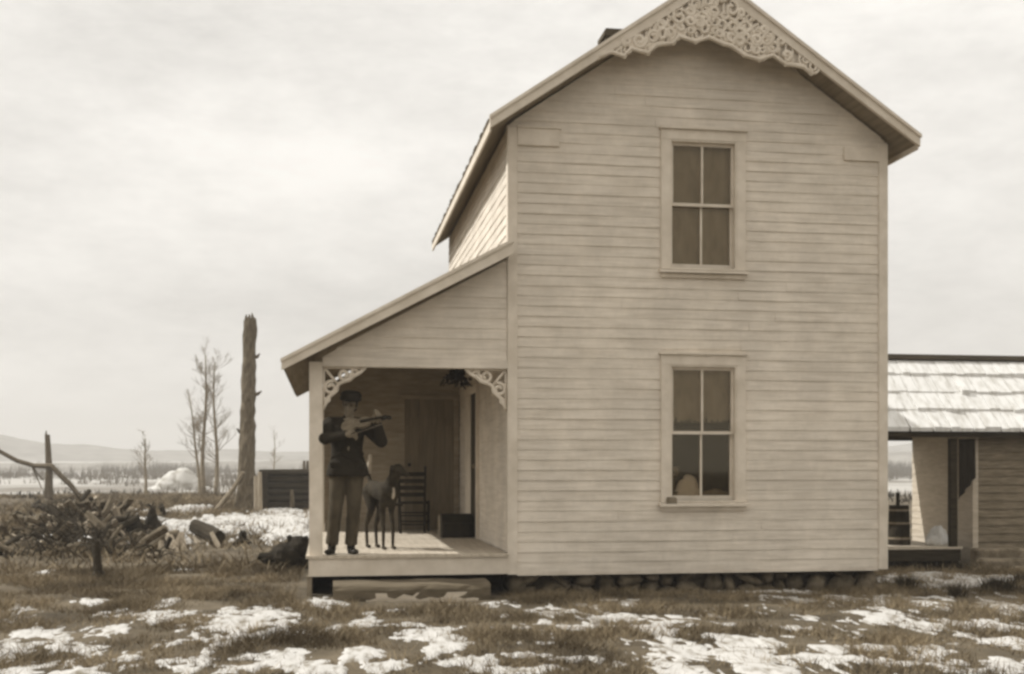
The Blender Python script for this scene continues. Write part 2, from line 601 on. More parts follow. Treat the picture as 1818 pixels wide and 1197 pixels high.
def snow_mask(X, Y, blobs):
    m = np.full(X.shape, -1.0)
    nz = (fbm(X * 5.5, Y * 2.4, 4) - 0.5) * 1.7 + (fbm(X * 20, Y * 8, 3) - 0.5) * 1.5
    for (px, py, rx, ry) in blobs:
        c, d = G(px, py), G(px, py - ry)
        e = G(px + rx, py)
        ax, ay = max((e - c).length, 0.05), max(abs(d.y - c.y), 0.05)
        r = np.sqrt(((X - c.x) / (1.15 * ax)) ** 2 + ((Y - c.y) / (1.15 * ay)) ** 2)
        m = np.maximum(m, 1 - r)
    if len(blobs) > 30:                 # scattered flecks between the larger patches
        m = np.maximum(m, np.where(Y < 12.1, (fbm(X * 2.4 + 5, Y * 1.5, 3) - 0.66) * 2.6, -1))
    return m + nz * 1.1 - 0.14


parts = []
for (x0, x1, y0, y1, st, bl) in ((-4.6, 11.5, 7.2, 16.6, 0.025, BL), (-12, 1.0, 20, 46, 0.09, FAR)):
    xs, ys = np.arange(x0, x1, st), np.arange(y0, y1, st)
    XX, YY = np.meshgrid(xs, ys)
    mk = snow_mask(XX, YY, bl)
    hgt = np.clip(mk, -0.5, 0.6)
    if st > 0.05:
        th = np.where(mk > 0, 0.03 + 0.07 * np.sqrt(np.clip(mk, 0, 1)), -0.2 * np.clip(-mk, 0, 1))
    else:
        th = np.where(mk > 0, 0.003 + 0.012 * np.clip(mk, 0, 1) ** 0.8, -0.12 * np.clip(-mk, 0, 1)) + 0.008 * (fbm(XX * 14, YY * 14, 2) - 0.5)
    parts.append(grid_mesh('snow', xs, ys, gz(XX, YY) + th, keep=mk > -0.02))
off = len(parts[0][0])
co = np.concatenate([parts[0][0], parts[1][0]])
fc = np.concatenate([parts[0][1], parts[1][1] + off])
tag(np_mesh('snow', co, fc, M['snowmat']), 'thin patches of old snow lying on the dead grass of the yard', 'snow', kind='stuff')


# dead grass in tufts
def blades(n, x0, x1, y0, y1, hmin, hmax, wd, blobs, clump):
    x, y = rng.uniform(x0, x1, n), rng.uniform(y0, y1, n)
    d = fbm(x * clump, y * clump, 3)
    sm = snow_mask(x, y, blobs)
    pl0 = (x > 0.3) & (x < 1.7) & (y > 11.75) & (y < 12.4)
    inside = pl0 | ((x > -0.35) & (x < 6.6) & (y > np.where(x > 1.9, 12.84, 12.2)) & (y < 19.8)) | ((x > 6.5) & (y > 17.6))
    view = (x > -0.285 * y - 0.4) & (x < 0.66 * y + 0.6)
    k = (rng.random(n) < np.clip((d - 0.34) * 3.2, 0.05, 1)) & (rng.random(n) < np.clip(0.6 - sm * 1.3, 0.10, 1)) & ~inside & view
    x, y, d = x[k], y[k], d[k]
    n = len(x)
    z = gz(x, y)
    h = rng.uniform(hmin, hmax, n) * (0.4 + 1.2 * np.clip((d - 0.3) * 2, 0, 1))
    a = rng.uniform(0, 2 * math.pi, n)
    lean = rng.uniform(0.2, 1.0, n) ** 2 * 2.6 * h
    la = rng.uniform(0, 2 * math.pi, n)
    dx, dy = np.cos(a) * wd, np.sin(a) * wd
    p0 = np.stack([x - dx, y - dy, z - 0.01], -1)
    p1 = np.stack([x + dx, y + dy, z - 0.01], -1)
    p2 = np.stack([x + np.cos(la) * lean, y + np.sin(la) * lean, z + h], -1)
    co = np.stack([p0, p1, p2], 1).reshape(-1, 3)
    return co, np.arange(3 * n).reshape(-1, 3)


c1, f1 = blades(480000, -5, 12, 7.2, 17, 0.015, 0.10, 0.0042, BL, 1.6)
c2, f2 = blades(160000, -18, 14, 16, 62, 0.06, 0.24, 0.014, FAR, 0.6)
tag(np_mesh('grass', np.concatenate([c1, c2]), np.concatenate([f1, f2 + len(c1)]), M['deadgrass'], False),
    'dead winter grass standing between the snow patches', 'grass', kind='stuff')

# ================================================================== FARMHOUSE
FY = 12.8                          # front wall
HX0, HX1 = 2.0, 6.47
BY = 19.35                         # back wall
CX = (HX0 + HX1) / 2
ZB = 0.22                          # bottom of the siding
SL = 0.685                         # roof pitch
RX0, RX1 = 1.73, 6.72              # eave edges
ZT = 5.19                          # top of roof at the eave
ZR = ZT + (CX - RX0) * SL          # ridge
RY0, RY1 = 12.43, 19.55
RT = 0.13                          # roof build-up


def roof_under(x):
    return ZR - RT - abs(x - CX) * SL


house = root('farmhouse', (CX, FY, 0), 'white two storey clapboard farmhouse with lace gable trim and side porch', 'house')
EXP = 0.115


def clap(mb, u0, u1, z0, z1, place, top=None, holes=(), exp=EXP, lap=0.0100, breaks=True):
    """rows of lapped boards; place(u, out, z) gives a point; top(z) gives the u-range a row may span"""
    z = z0
    while z < z1 - 0.005:
        zt = min(z + exp, z1)
        segs = [(u0, u1)]
        for (a, b, c, d) in holes:
            if zt > c + 0.004 and z < d - 0.004:
                ns = []
                for (s, e) in segs:
                    if e <= a or s >= b:
                        ns.append((s, e))
                    else:
                        if s < a:
                            ns.append((s, a))
                        if e > b:
                            ns.append((b, e))
                segs = ns
        cut = []
        for (s, e) in segs:
            if breaks and e - s > 2.2:
                m = s + (e - s) * random.uniform(0.25, 0.75)
                cut += [(s, m - 0.001), (m + 0.001, e)]
            else:
                cut.append((s, e))
        for (s, e) in cut:
            lo_a, lo_b = (s, e)
            hi_a, hi_b = (s, e)
            if top:
                ta, tb = top(z)
                lo_a, lo_b = max(s, ta), min(e, tb)
                ta, tb = top(zt)
                hi_a, hi_b = max(s, ta), min(e, tb)
                if lo_b - lo_a < 0.01:
                    continue
                if hi_b < hi_a:
                    hi_a = hi_b = (hi_a + hi_b) / 2
            npc = max(1, int((lo_b - lo_a) / 0.45))
            us = [i / npc for i in range(npc + 1)]
            oo = [lap + random.uniform(-0.004, 0.005) for _ in us]
            zz = [random.uniform(-0.0018, 0.0018) for _ in us]
            L_ = lambda t: lo_a + (lo_b - lo_a) * t
            H_ = lambda t: hi_a + (hi_b - hi_a) * t
            for i in range(npc):
                ta, tb = us[i], us[i + 1]
                mb.hexa([place(L_(ta), 0.0, z), place(L_(tb), 0.0, z), place(L_(tb), oo[i + 1], z + zz[i + 1]), place(L_(ta), oo[i], z + zz[i]),
                         place(H_(ta), -0.001, zt), place(H_(tb), -0.001, zt), place(H_(tb), 0.003, zt), place(H_(ta), 0.003, zt)])
        z = zt
    return mb


WIN = [(3.845, 4.640, 3.680, 5.140), (3.845, 4.640, 1.020, 2.570)]   # two front window openings
fw = MB()


def front_top(z):
    # the u-range under the roof
    if z < roof_under(HX0):
        return (HX0, HX1)
    h = (ZR - RT - z) / SL
    return (CX - h, CX + h)


clap(fw, HX0, HX1, ZB, ZR - RT - 0.02, lambda u, o, z: (u, FY - o, z), front_top,
     [(a - 0.09, b + 0.09, c - 0.06, d + 0.10) for (a, b, c, d) in WIN])
# sheathing behind the boards, split round the windows
ya, yb = FY, FY + 0.10


def sheath(x0, x1, z0, z1):
    fw.box(x0, x1, ya, yb, z0, z1)


zc = roof_under(HX0)
for (x0, x1) in ((HX0, 3.845), (4.640, HX1)):
    sheath(x0, x1, ZB, zc - 0.02)
for (z0, z1) in ((ZB, 1.02), (2.57, 3.68)):
    sheath(3.845, 4.640, z0, z1)
fw.prism([(HX0, zc - 0.02), (3.845, zc - 0.02), (3.845, roof_under(3.845)), (HX0 + 0.01, zc)], 'y', ya, yb)
fw.prism([(4.640, zc - 0.02), (HX1, zc - 0.02), (HX1 - 0.01, zc), (4.640, roof_under(4.640))], 'y', ya, yb)
fw.prism([(3.845, 5.14), (4.640, 5.14), (4.640, roof_under(4.64)), (CX, ZR - RT), (3.845, roof_under(3.845))], 'y', ya, yb)
fw.build('front_wall', M['siding'], house)

# side walls (lapped boards outside, sheathing inside)
sw = MB()
clap(sw, FY + 0.02, BY, 3.0, roof_under(HX0) - 0.01, lambda u, o, z: (HX0 - o, u, z))
sw.box(HX0, HX0 + 0.1, FY + 0.1, BY, 3.0, roof_under(HX0) - 0.01)
sw.build('side_wall', M['siding'], house)
sw = MB()
clap(sw, FY + 0.02, 15.38, 0.45, 3.0, lambda u, o, z: (HX0 - o, u, z))
clap(sw, 16.78, BY, 0.45, 3.0, lambda u, o, z: (HX0 - o, u, z))
clap(sw, 15.38, 16.78, 2.52, 3.0, lambda u, o, z: (HX0 - o, u, z))
sw.box(HX0, HX0 + 0.1, FY + 0.1, BY, ZB, 3.0)
sw.build('porch_side_wall', M['siding'], house)
sw = MB()
clap(sw, FY + 0.02, BY, ZB, roof_under(HX1) - 0.01, lambda u, o, z: (HX1 + o, u, z))
sw.box(HX1 - 0.1, HX1, FY + 0.1, BY, ZB, roof_under(HX1) - 0.01)
sw.build('side_wall', M['siding'], house)
rw = MB()
clap(rw, HX0, HX1, ZB, ZR - RT - 0.02, lambda u, o, z: (u, BY + o, z), front_top)
rw.prism([(HX0, ZB), (HX1, ZB), (HX1, zc), (CX, ZR - RT), (HX0, zc)], 'y', BY - 0.1, BY)
rw.build('rear_wall', M['siding'], house)
# interior floor between storeys and a dim inner partition
iw = MB()
iw.box(HX0 + 0.1, HX1 - 0.1, FY + 0.1, BY - 0.1, 3.05, 3.2)
iw.box(HX0 + 0.1, HX1 - 0.1, FY + 0.1, BY - 0.1, 0.30, 0.42)
iw.box(HX0 + 0.1, HX1 - 0.1, FY + 3.4, FY + 3.48, 0.42, 3.05)
iw.box(HX0 + 0.1, HX1 - 0.1, FY + 3.4, FY + 3.48, 3.2, 5.1)
iw.build('interior', M['glassroom'], house)

# corner boards
for (x0, x1) in ((HX0 - 0.025, HX0 + 0.085), (HX1 - 0.085, HX1 + 0.025)):
    c = MB()
    c.box(x0, x1, FY - 0.026, FY - 0.0005, ZB - 0.015, zc - 0.07 + 0.02)
    if x0 < 3:
        c.box(x0, x0 + 0.022, FY, FY + 0.10, 0.46, zc - 0.02)
    else:
        c.box(x1 - 0.022, x1, FY, FY + 0.10, ZB - 0.015, zc - 0.02)
    c.build('corner_board', M['trim'], house)
# water table under the siding and the eave returns at the top corners
c = MB()
c.box(HX0 + 0.087, HX1 - 0.087, FY - 0.008, FY + 0.02, ZB - 0.03, ZB + 0.002)
c.build('sill_board', M['trim'], house)
c = MB()
c.box(HX0 + 0.086, 2.56, FY - 0.034, FY - 0.0008, 5.00, 5.19)
c.box(HX0 + 0.086, 2.575, FY - 0.05, FY - 0.0008, 5.192, 5.215)
c.build('eave_return', M['trim'], house)
c = MB()
c.box(5.95, HX1 - 0.086, FY - 0.034, FY - 0.0008, 4.99, 5.14)
c.build('eave_return', M['trim'], house)

# roof: two slopes of shingle on boards
rf = MB()
for s in (-1, 1):
    ex = RX0 if s < 0 else RX1
    ez = ZR - abs(ex - CX) * SL
    rf.prism([(CX, ZR), (ex, ez), (ex, ez - 0.04), (CX, ZR - 0.05)], 'y', RY0 + 0.048, RY1)
    nrow = 16                                   # shingle butts
    for i in range(nrow):
        t0, t1 = i / nrow, (i + 1.15) / nrow
        x0, x1 = CX + (ex - CX) * (1 - t0), CX + (ex - CX) * max(0, 1 - t1)
        z0, z1 = ZR - abs(x0 - CX) * SL, ZR - abs(x1 - CX) * SL
        y = RY0 + 0.05
        while y < RY1 - 0.02:
            wd = min(random.uniform(0.10, 0.2), RY1 - 0.01 - y)
            j = random.uniform(0.018, 0.028)
            e = random.uniform(-0.012, 0.012) * (1 if s > 0 else -1)
            rf.add([(x0 + e, y, z0 + 0.004), (x0 + e, y + wd - 0.006, z0 + 0.004), (x0 + e, y + wd - 0.006, z0 + j), (x0 + e, y, z0 + j),
                    (x1, y, z1 + 0.004), (x1, y + wd - 0.006, z1 + 0.004)],
                   [(0, 1, 2, 3), (3, 2, 5, 4), (0, 3, 4), (1, 5, 2), (0, 4, 5, 1)])
            y += wd
roof = rf.build('roof', M['shingle'], house)
sf = MB()
for s in (-1, 1):
    ex = RX0 if s < 0 else RX1
    ez = ZR - abs(ex - CX) * SL
    i = s * 0.025
    sf.prism([(CX, ZR - 0.052), (ex - i, ez - 0.042 + 0.017), (ex - i, ez - 0.10 + 0.017), (CX, ZR - RT + 0.002)], 'y', RY0 + 0.05, RY1 - 0.03)
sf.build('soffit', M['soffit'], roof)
fa = MB()
for s in (-1, 1):                              # rake boards on the gable
    ex = RX0 if s < 0 else RX1
    ez = ZR - abs(ex - CX) * SL
    fa.prism([(CX, ZR + 0.0), (ex, ez + 0.0), (ex, ez - 0.115), (CX, ZR - 0.14)], 'y', RY0 + 0.002, RY0 + 0.045)
    fa.prism([(CX, ZR + 0.022), (ex + s * 0.01, ez + 0.02), (ex + s * 0.01, ez - 0.02), (CX, ZR - 0.026)], 'y', RY0 - 0.018, RY0 + 0.001)
fa.build('rake_board', M['trim'], roof)
fa = MB()
for s in (-1, 1):                              # eave fascia
    fa = MB()
    ex = RX0 if s < 0 else RX1
    ez = ZR - abs(ex - CX) * SL
    fa.box(min(ex, ex - s * 0.024), max(ex, ex - s * 0.024), RY0 + 0.046, RY1 - 0.01, ez - 0.14, ez - 0.041)
    fa.build('eave_fascia', M['trim'], roof)

# lace trim under the peak
lace = MB()
LY = RY0 + 0.02


def scroll(cx, cz, r, a0, turns, sgn=1, w=0.02, n=22):
    pts = []
    for i in range(n + 1):
        t = i / n
        a = a0 + sgn * turns * 2 * math.pi * t
        rr = r * (1 - 0.72 * t)
        pts.append((cx + rr * math.cos(a), LY, cz + rr * math.sin(a)))
    lace.tube(pts, w, 6)


lowpx = [(1062, 100), (1085, 90), (1108, 98), (1120, 84), (1150, 92), (1165, 78), (1195, 74), (1205, 62), (1235, 72), (1258, 64), (1285, 76), (1300, 80), (1322, 96), (1348, 104), (1372, 96), (1395, 112), (1425, 116), (1440, 128)]
low = [onY(px, py + 2, LY) for (px, py) in lowpx]


def lowz(x):
    if x <= low[0].x:
        return low[0].z
    for a, b in zip(low, low[1:]):
        if a.x <= x <= b.x:
            return a.z + (b.z - a.z) * (x - a.x) / (b.x - a.x)
    return low[-1].z


lace.tube([(p.x, LY, p.z) for p in low], 0.026, 6)
for i, p in enumerate(low):
    lace.ell((p.x, LY, p.z), (0.032, 0.02, 0.032), nu=8, nv=6)
    r = random.uniform(0.055, 0.085)
    scroll(p.x + 0.03, p.z + r * 0.95, r, -math.pi / 2, 1.4, 1 if i % 2 else -1, 0.016)
x = low[0].x + 0.05
while x < low[-1].x:
    top = ZR - 0.15 - abs(x - CX) * SL
    z = lowz(x) + 0.10
    while z < top:
        if random.random() < 0.88:
            r = random.uniform(0.05, 0.085)
            scroll(x + random.uniform(-0.03, 0.03), z, r, random.uniform(0, 6.3), random.uniform(1.0, 1.6), random.choice((-1, 1)), random.uniform(0.018, 0.028), 16)
        z += 0.105
    x += 0.098
for k in range(30):                             # spindles tying the scrolls to the rake boards
    x = low[0].x + 0.06 + (low[-1].x - low[0].x - 0.12) * k / 29
    top = ZR - 0.12 - abs(x - CX) * SL
    if top > lowz(x):
        lace.box(x - 0.011, x + 0.011, LY - 0.006, LY + 0.006, lowz(x), top)
for dz in (0.30, 0.55, 0.8):
    pts = [(p.x, LY + 0.004, p.z + dz) for p in low if p.z + dz < ZR - 0.14 - abs(p.x - CX) * SL]
    if len(pts) > 1:
        lace.tube(pts, 0.02, 6)
gt = lace.build('gable_trim', M['lace'], house, smooth=True)
bk = MB()
poly = [(p.x, p.z + 0.035) for p in low[1:-1]]
poly = [(x_, min(z_, ZR - 0.13 - abs(x_ - CX) * SL)) for (x_, z_) in poly]
bk.prism(poly + [(poly[-1][0], ZR - 0.11 - abs(poly[-1][0] - CX) * SL), (CX, ZR - 0.11), (poly[0][0], ZR - 0.11 - abs(poly[0][0] - CX) * SL)], 'y', LY + 0.028, LY + 0.040)
bk.build('backing_board', M['siding'], gt)

# chimney on the ridge
ch = MB()
cw = 0.19
cyc, ctop = 17.0, 7.93
ch.box(CX - 0.16, CX + 0.2, cyc - cw, cyc + cw, ZR - 0.35, ctop - 0.12)
ch.box(CX - 0.19, CX + 0.23, cyc - cw - 0.03, cyc + cw + 0.03, ctop - 0.12, ctop - 0.05)
ch.box(CX - 0.16, CX + 0.2, cyc - cw, cyc + cw, ctop - 0.05, ctop)
ch.build('chimney', M['brick'], house)


# windows
def window(x0, x1, z0, z1, low_sash):
    cs = MB()
    y = FY - 0.036
    cs.box(x0 - 0.105, x0 - 0.001, y, FY - 0.0005, z0 - 0.02, z1 + 0.0)
    cs.box(x1 + 0.001, x1 + 0.105, y, FY - 0.0005, z0 - 0.02, z1 + 0.0)
    cs.box(x0 - 0.105, x1 + 0.105, y - 0.002, FY - 0.0006, z1 + 0.001, z1 + 0.115)
    cs.box(x0 - 0.125, x1 + 0.125, y - 0.03, FY - 0.0006, z1 + 0.117, z1 + 0.14)      # drip cap
    for (a, b) in ((x0 - 0.0005, x0 + 0.02), (x1 - 0.02, x1 + 0.0005)):                # jambs
        cs.box(a, b, FY - 0.03, FY + 0.12, z0, z1 - 0.021)
    cs.box(x0, x1, FY - 0.03, FY + 0.12, z1 - 0.02, z1 - 0.0005)
    w = cs.build('window', M['trim'], house)
    sl = MB()
    sl.hexa([(x0 - 0.13, FY - 0.09, z0 - 0.065), (x1 + 0.13, FY - 0.09, z0 - 0.065), (x1 + 0.13, FY - 0.0007, z0 - 0.055), (x0 - 0.13, FY - 0.0007, z0 - 0.055),
             (x0 - 0.13, FY - 0.09, z0 - 0.035), (x1 + 0.13, FY - 0.09, z0 - 0.035), (x1 + 0.13, FY - 0.0007, z0 - 0.021), (x0 - 0.13, FY - 0.0007, z0 - 0.021)])
    sl.box(x0 + 0.0005, x1 - 0.0005, FY - 0.03, FY + 0.12, z0 - 0.02, z0 + 0.0)
    sl.box(x0 - 0.10, x1 + 0.10, FY - 0.038, FY - 0.0008, z0 - 0.115, z0 - 0.066)
    sl.build('sill', M['trim'], w)
    zm = (z0 + z1) / 2 + 0.005
    xm = (x0 + x1) / 2
    for (a, b, yy) in ((zm - 0.02, z1 - 0.021, FY + 0.022), (z0 + 0.001, zm + 0.02, FY + 0.060)):
        s = MB()
        xa, xb = x0 + 0.021, x1 - 0.021
        st = 0.032
        rb = 0.055 if a < zm - 0.1 else 0.034
        s.box(xa, xa + st, yy, yy + 0.035, a, b)
        s.box(xb - st, xb, yy, yy + 0.035, a, b)
        s.box(xa + st, xb - st, yy + 0.001, yy + 0.034, a, a + rb)
        s.box(xa + st, xb - st, yy + 0.001, yy + 0.034, b - 0.034, b)
        s.box(xm - 0.012, xm + 0.012, yy + 0.002, yy + 0.033, a + rb, b - 0.034)
        s.build('sash', M['trim'], w)
        for (pa, pb) in ((xa + st, xm - 0.012), (xm + 0.012, xb - st)):
            p = MB()
            p.box(pa, pb, yy + 0.015, yy + 0.019, a + rb, b - 0.034)
            p.build('pane', M['glass'], w)
    sh = MB()
    zb = zm + 0.06 if low_sash else z0 + 0.02
    sh.box(x0 + 0.03, x1 - 0.03, FY + 0.125, FY + 0.129, zb, z1 - 0.03)
    if low_sash:
        k = 22
        for i in range(k):
            xa = x0 + 0.03 + (x1 - x0 - 0.06) * i / k
            xb = x0 + 0.03 + (x1 - x0 - 0.06) * (i + 1) / k
            d = random.uniform(0.01, 0.08) + (0.03 if i % 5 == 2 else 0)
            sh.prism([(xa, zb), (xb, zb), (xb, zb + 0.05), ((xa + xb) / 2, zb + 0.05 + d), (xa, zb + 0.05)], 'y', FY + 0.1215, FY + 0.1245, 1)
        sh.tube([(x0 + 0.02, FY + 0.127, zb - 0.006), (x1 - 0.02, FY + 0.127, zb - 0.006)], 0.012, 8, 1)
    sh.build('roller_shade', [M['shade'], M['fringe']], w)


window(*WIN[0], False)
window(*WIN[1], True)

# foundation of loose fieldstone
fd = MB()
x = HX0 + 0.02
fd.box(HX0 + 0.2, HX1 - 0.25, FY + 0.32, FY + 0.4, -0.15, ZB - 0.06)
while x < HX1 - 0.12:
    w = random.uniform(0.12, 0.42)
    zz = -0.08
    while zz < ZB - 0.08:
        hh = min(random.uniform(0.10, 0.30), ZB - 0.03 - zz)
        fd.ell((x + w / 2, FY + 0.2 + random.uniform(-0.07, 0.05), zz + hh / 2), (w * random.uniform(0.42, 0.56), 0.12, max(hh * 0.54, 0.03)),
               Euler((0, random.uniform(-0.7, 0.7), random.uniform(-0.5, 0.5))).to_matrix(), 10, 7, jit=0.17)
        zz += hh
    x += w
for k in range(26):                             # side stretch seen past the corner
    yy = FY + 0.2 + k * 0.25
    for x in (HX0 + 0.12, HX1 - 0.14):
        fd.ell((x, yy, 0.07), (0.12, 0.15, 0.13), None, 10, 6, jit=0.08)
fd.build('foundation', M['stone'], house, smooth=True)

# ---- porch
PX0, PX1 = -0.21, HX0
PZ = 0.44
PB = 17.75                        # end wall
PRX, PRZ = -0.49, 2.53            # eave edge
PS = 0.542
PRT = 0.13


def pr_top(x):
    return PRZ + (x - PRX) * PS


pf = MB()
y = FY - 0.06
while y < PB:
    pf.box(PX0 - 0.03, PX1 - 0.02, y, y + 0.106, PZ - 0.03, PZ + random.uniform(-0.002, 0.002))
    y += 0.11
pf.build('porch_floor', M['porchfloor'], house)
pf = MB()
pf.box(PX0, PX1 - 0.027, FY - 0.035, FY + 0.03, PZ - 0.225, PZ - 0.031)
pf.box(PX0, PX0 + 0.05, FY + 0.031, PB, PZ - 0.2, PZ - 0.031)
pf.build('porch_rim_board', M['trim'], house)
pf = MB()                                         # skirt boards added to keep the space under the floor dark, and the stone pier
pf.box(PX0 + 0.01, PX0 + 0.035, FY + 0.4, PB, -0.08, PZ - 0.205)
pf.box(PX0 + 0.5, PX1, FY + 0.55, FY + 0.6, -0.1, PZ - 0.05)
pf.build('added_porch_skirt', M['darklog'], house)
pf = MB()
pf.box(PX0 - 0.02, PX0 + 0.035, FY - 0.02, FY + 0.12, -0.1, PZ - 0.226)
pf.build('porch_pier', M['palestone'], house)
for yy in (FY - 0.012, PB - 0.2):
    po = MB()
    po.box(PX0 + 0.005, PX0 + 0.15, yy, yy + 0.14, PZ, pr_top(PX0 + 0.0) - PRT - 0.005)
    po.box(PX0 - 0.01, PX0 + 0.165, yy - 0.014, yy + 0.154, PZ + 0.001, PZ + 0.12) if yy > 15 else None
    po.build('porch_post', M['trim'], house)
# gable wall over the opening
pg = MB()
ZO = 2.50                          # bottom of the beam
lx = PX0 + 0.15


def pg_top(z):
    return ((z - PRZ + PRT + 0.02) / PS + PRX, PX1)


clap(pg, lx, PX1 - 0.027, ZO + 0.10, pr_top(PX1) - PRT - 0.02, lambda u, o, z: (u, FY - o, z), pg_top, breaks=False)
pg.prism([(lx + 0.15, ZO + 0.1), (PX1 - 0.027, ZO + 0.1), (PX1 - 0.027, pr_top(PX1 - 0.027) - PRT - 0.01), (lx + 0.15, pr_top(lx + 0.15) - PRT - 0.01)], 'y', FY + 0.001, FY + 0.06)
pg.box(lx, PX1 - 0.027, FY - 0.024, FY + 0.09, ZO, ZO + 0.098)
pg.build('porch_gable_wall', M['siding'], house)
pg = MB()                                          # beam along the open side
pg.box(PX0 + 0.01, PX0 + 0.13, FY + 0.13, PB, 2.36, 2.50)
pg.build('porch_beam', M['trim'], house)
# end wall of the porch: boards with a plank door
pe = MB()
clap(pe, PX0 + 0.02, 1.06, PZ, 3.6, lambda u, o, z: (u, PB - o, z), lambda z: (max(PX0, (z - PRZ + PRT + 0.02) / PS + PRX), PX1), breaks=False)
clap(pe, 1.06, PX1 - 0.02, PZ + 2.06, 3.6, lambda u, o, z: (u, PB - o, z), lambda z: (max(PX0, (z - PRZ + PRT + 0.02) / PS + PRX), PX1), breaks=False)
pe.prism([(PX0, 0.2), (PX1, 0.2), (PX1, pr_top(PX1) - PRT - 0.01), (PX0, pr_top(PX0) - PRT - 0.01)], 'y', PB, PB + 0.06)
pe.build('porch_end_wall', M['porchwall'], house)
dr = MB()
for (a, b) in ((1.15, 1.365), (1.37, 1.60), (1.605, 1.90)):
    dr.box(a, b, PB - 0.03, PB - 0.0005, PZ + 0.01, PZ + 2.0)
dr.box(1.16, 1.89, PB - 0.045, PB - 0.031, PZ + 0.3, PZ + 0.42)
dr.box(1.16, 1.89, PB - 0.045, PB - 0.031, PZ + 1.6, PZ + 1.72)
d = dr.build('door', M['door'], house)
c = MB()
c.box(1.06, 1.148, PB - 0.04, PB - 0.0006, PZ + 0.002, PZ + 2.0)
c.box(1.902, 1.975, PB - 0.04, PB - 0.0006, PZ + 0.002, PZ + 2.0)
c.box(1.06, 1.975, PB - 0.042, PB - 0.0006, PZ + 2.001, PZ + 2.06)
c.build('door_casing', M['porchwall'], d)
k = MB()
k.ell((1.22, PB - 0.07, PZ + 1.0), (0.028,) * 3)
k.tube([(1.22, PB - 0.03, PZ + 1.0), (1.22, PB - 0.06, PZ + 1.0)], 0.012)
k.build('knob', M['ebony'], d, smooth=True)
# door into the house from the porch side
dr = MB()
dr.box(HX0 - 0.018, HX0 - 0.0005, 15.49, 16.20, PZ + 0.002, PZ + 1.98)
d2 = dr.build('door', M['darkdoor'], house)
c = MB()
c.box(HX0 - 0.045, HX0 - 0.0006, 15.40, 15.488, PZ + 0.002, PZ + 1.98)
c.box(HX0 - 0.030, HX0 - 0.0006, 16.202, 16.76, PZ + 0.002, PZ + 1.98)
c.box(HX0 - 0.046, HX0 - 0.0006, 15.40, 16.76, PZ + 1.982, PZ + 2.08)
c.build('door_casing', M['trim'], d2)
k = MB()
k.ell((HX0 - 0.06, 15.56, PZ + 0.98), (0.026,) * 3)
k.build('knob', M['palestone'], d2, smooth=True)

# porch roof
pr = MB()
PY0, PY1 = 12.5, 17.92
pr.prism([(PRX, PRZ), (PX1 - 0.02, pr_top(PX1 - 0.02)), (PX1 - 0.02, pr_top(PX1) - 0.05), (PRX, PRZ - 0.04)], 'y', PY0 + 0.04, PY1)
nrow = 15
for i in range(nrow):
    x0 = PRX + (PX1 - 0.02 - PRX) * i / nrow
    x1 = min(PX1 - 0.02, PRX + (PX1 - PRX) * (i + 1.15) / nrow)
    y = PY0 + 0.042
    while y < PY1 - 0.02:
        wd = min(random.uniform(0.1, 0.2), PY1 - 0.005 - y)
        j = random.uniform(0.018, 0.03)
        pr.add([(x0, y, pr_top(x0) + 0.004), (x0, y + wd - 0.006, pr_top(x0) + 0.004), (x0, y + wd - 0.006, pr_top(x0) + j), (x0, y, pr_top(x0) + j),
                (x1, y, pr_top(x1) + 0.004), (x1, y + wd - 0.006, pr_top(x1) + 0.004)],
               [(0, 1, 2, 3), (3, 2, 5, 4), (0, 3, 4), (1, 5, 2), (0, 4, 5, 1)])
        y += wd
proof = pr.build('porch_roof', M['shingle'], house)
s = MB()
s.prism([(PRX + 0.02, pr_top(PRX + 0.02) - 0.042), (PX1 - 0.02, pr_top(PX1) - 0.054), (PX1 - 0.02, pr_top(PX1 - 0.02) - PRT), (PRX + 0.02, pr_top(PRX + 0.02) - 0.075)], 'y', PY0 + 0.04, PY1 - 0.02)
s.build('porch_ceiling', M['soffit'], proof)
s = MB()
s.prism([(PRX, PRZ - 0.0), (PX1 - 0.0, pr_top(PX1) - 0.0), (PX1 - 0.0, pr_top(PX1) - 0.145), (PRX, PRZ - 0.10)], 'y', PY0 + 0.001, PY0 + 0.038)
s.prism([(PRX - 0.01, PRZ + 0.02), (PX1, pr_top(PX1) + 0.022), (PX1, pr_top(PX1) - 0.018), (PRX - 0.01, PRZ - 0.018)], 'y', PY0 - 0.018, PY0 - 0.0005)
s.build('rake_board', M['trim'], proof)


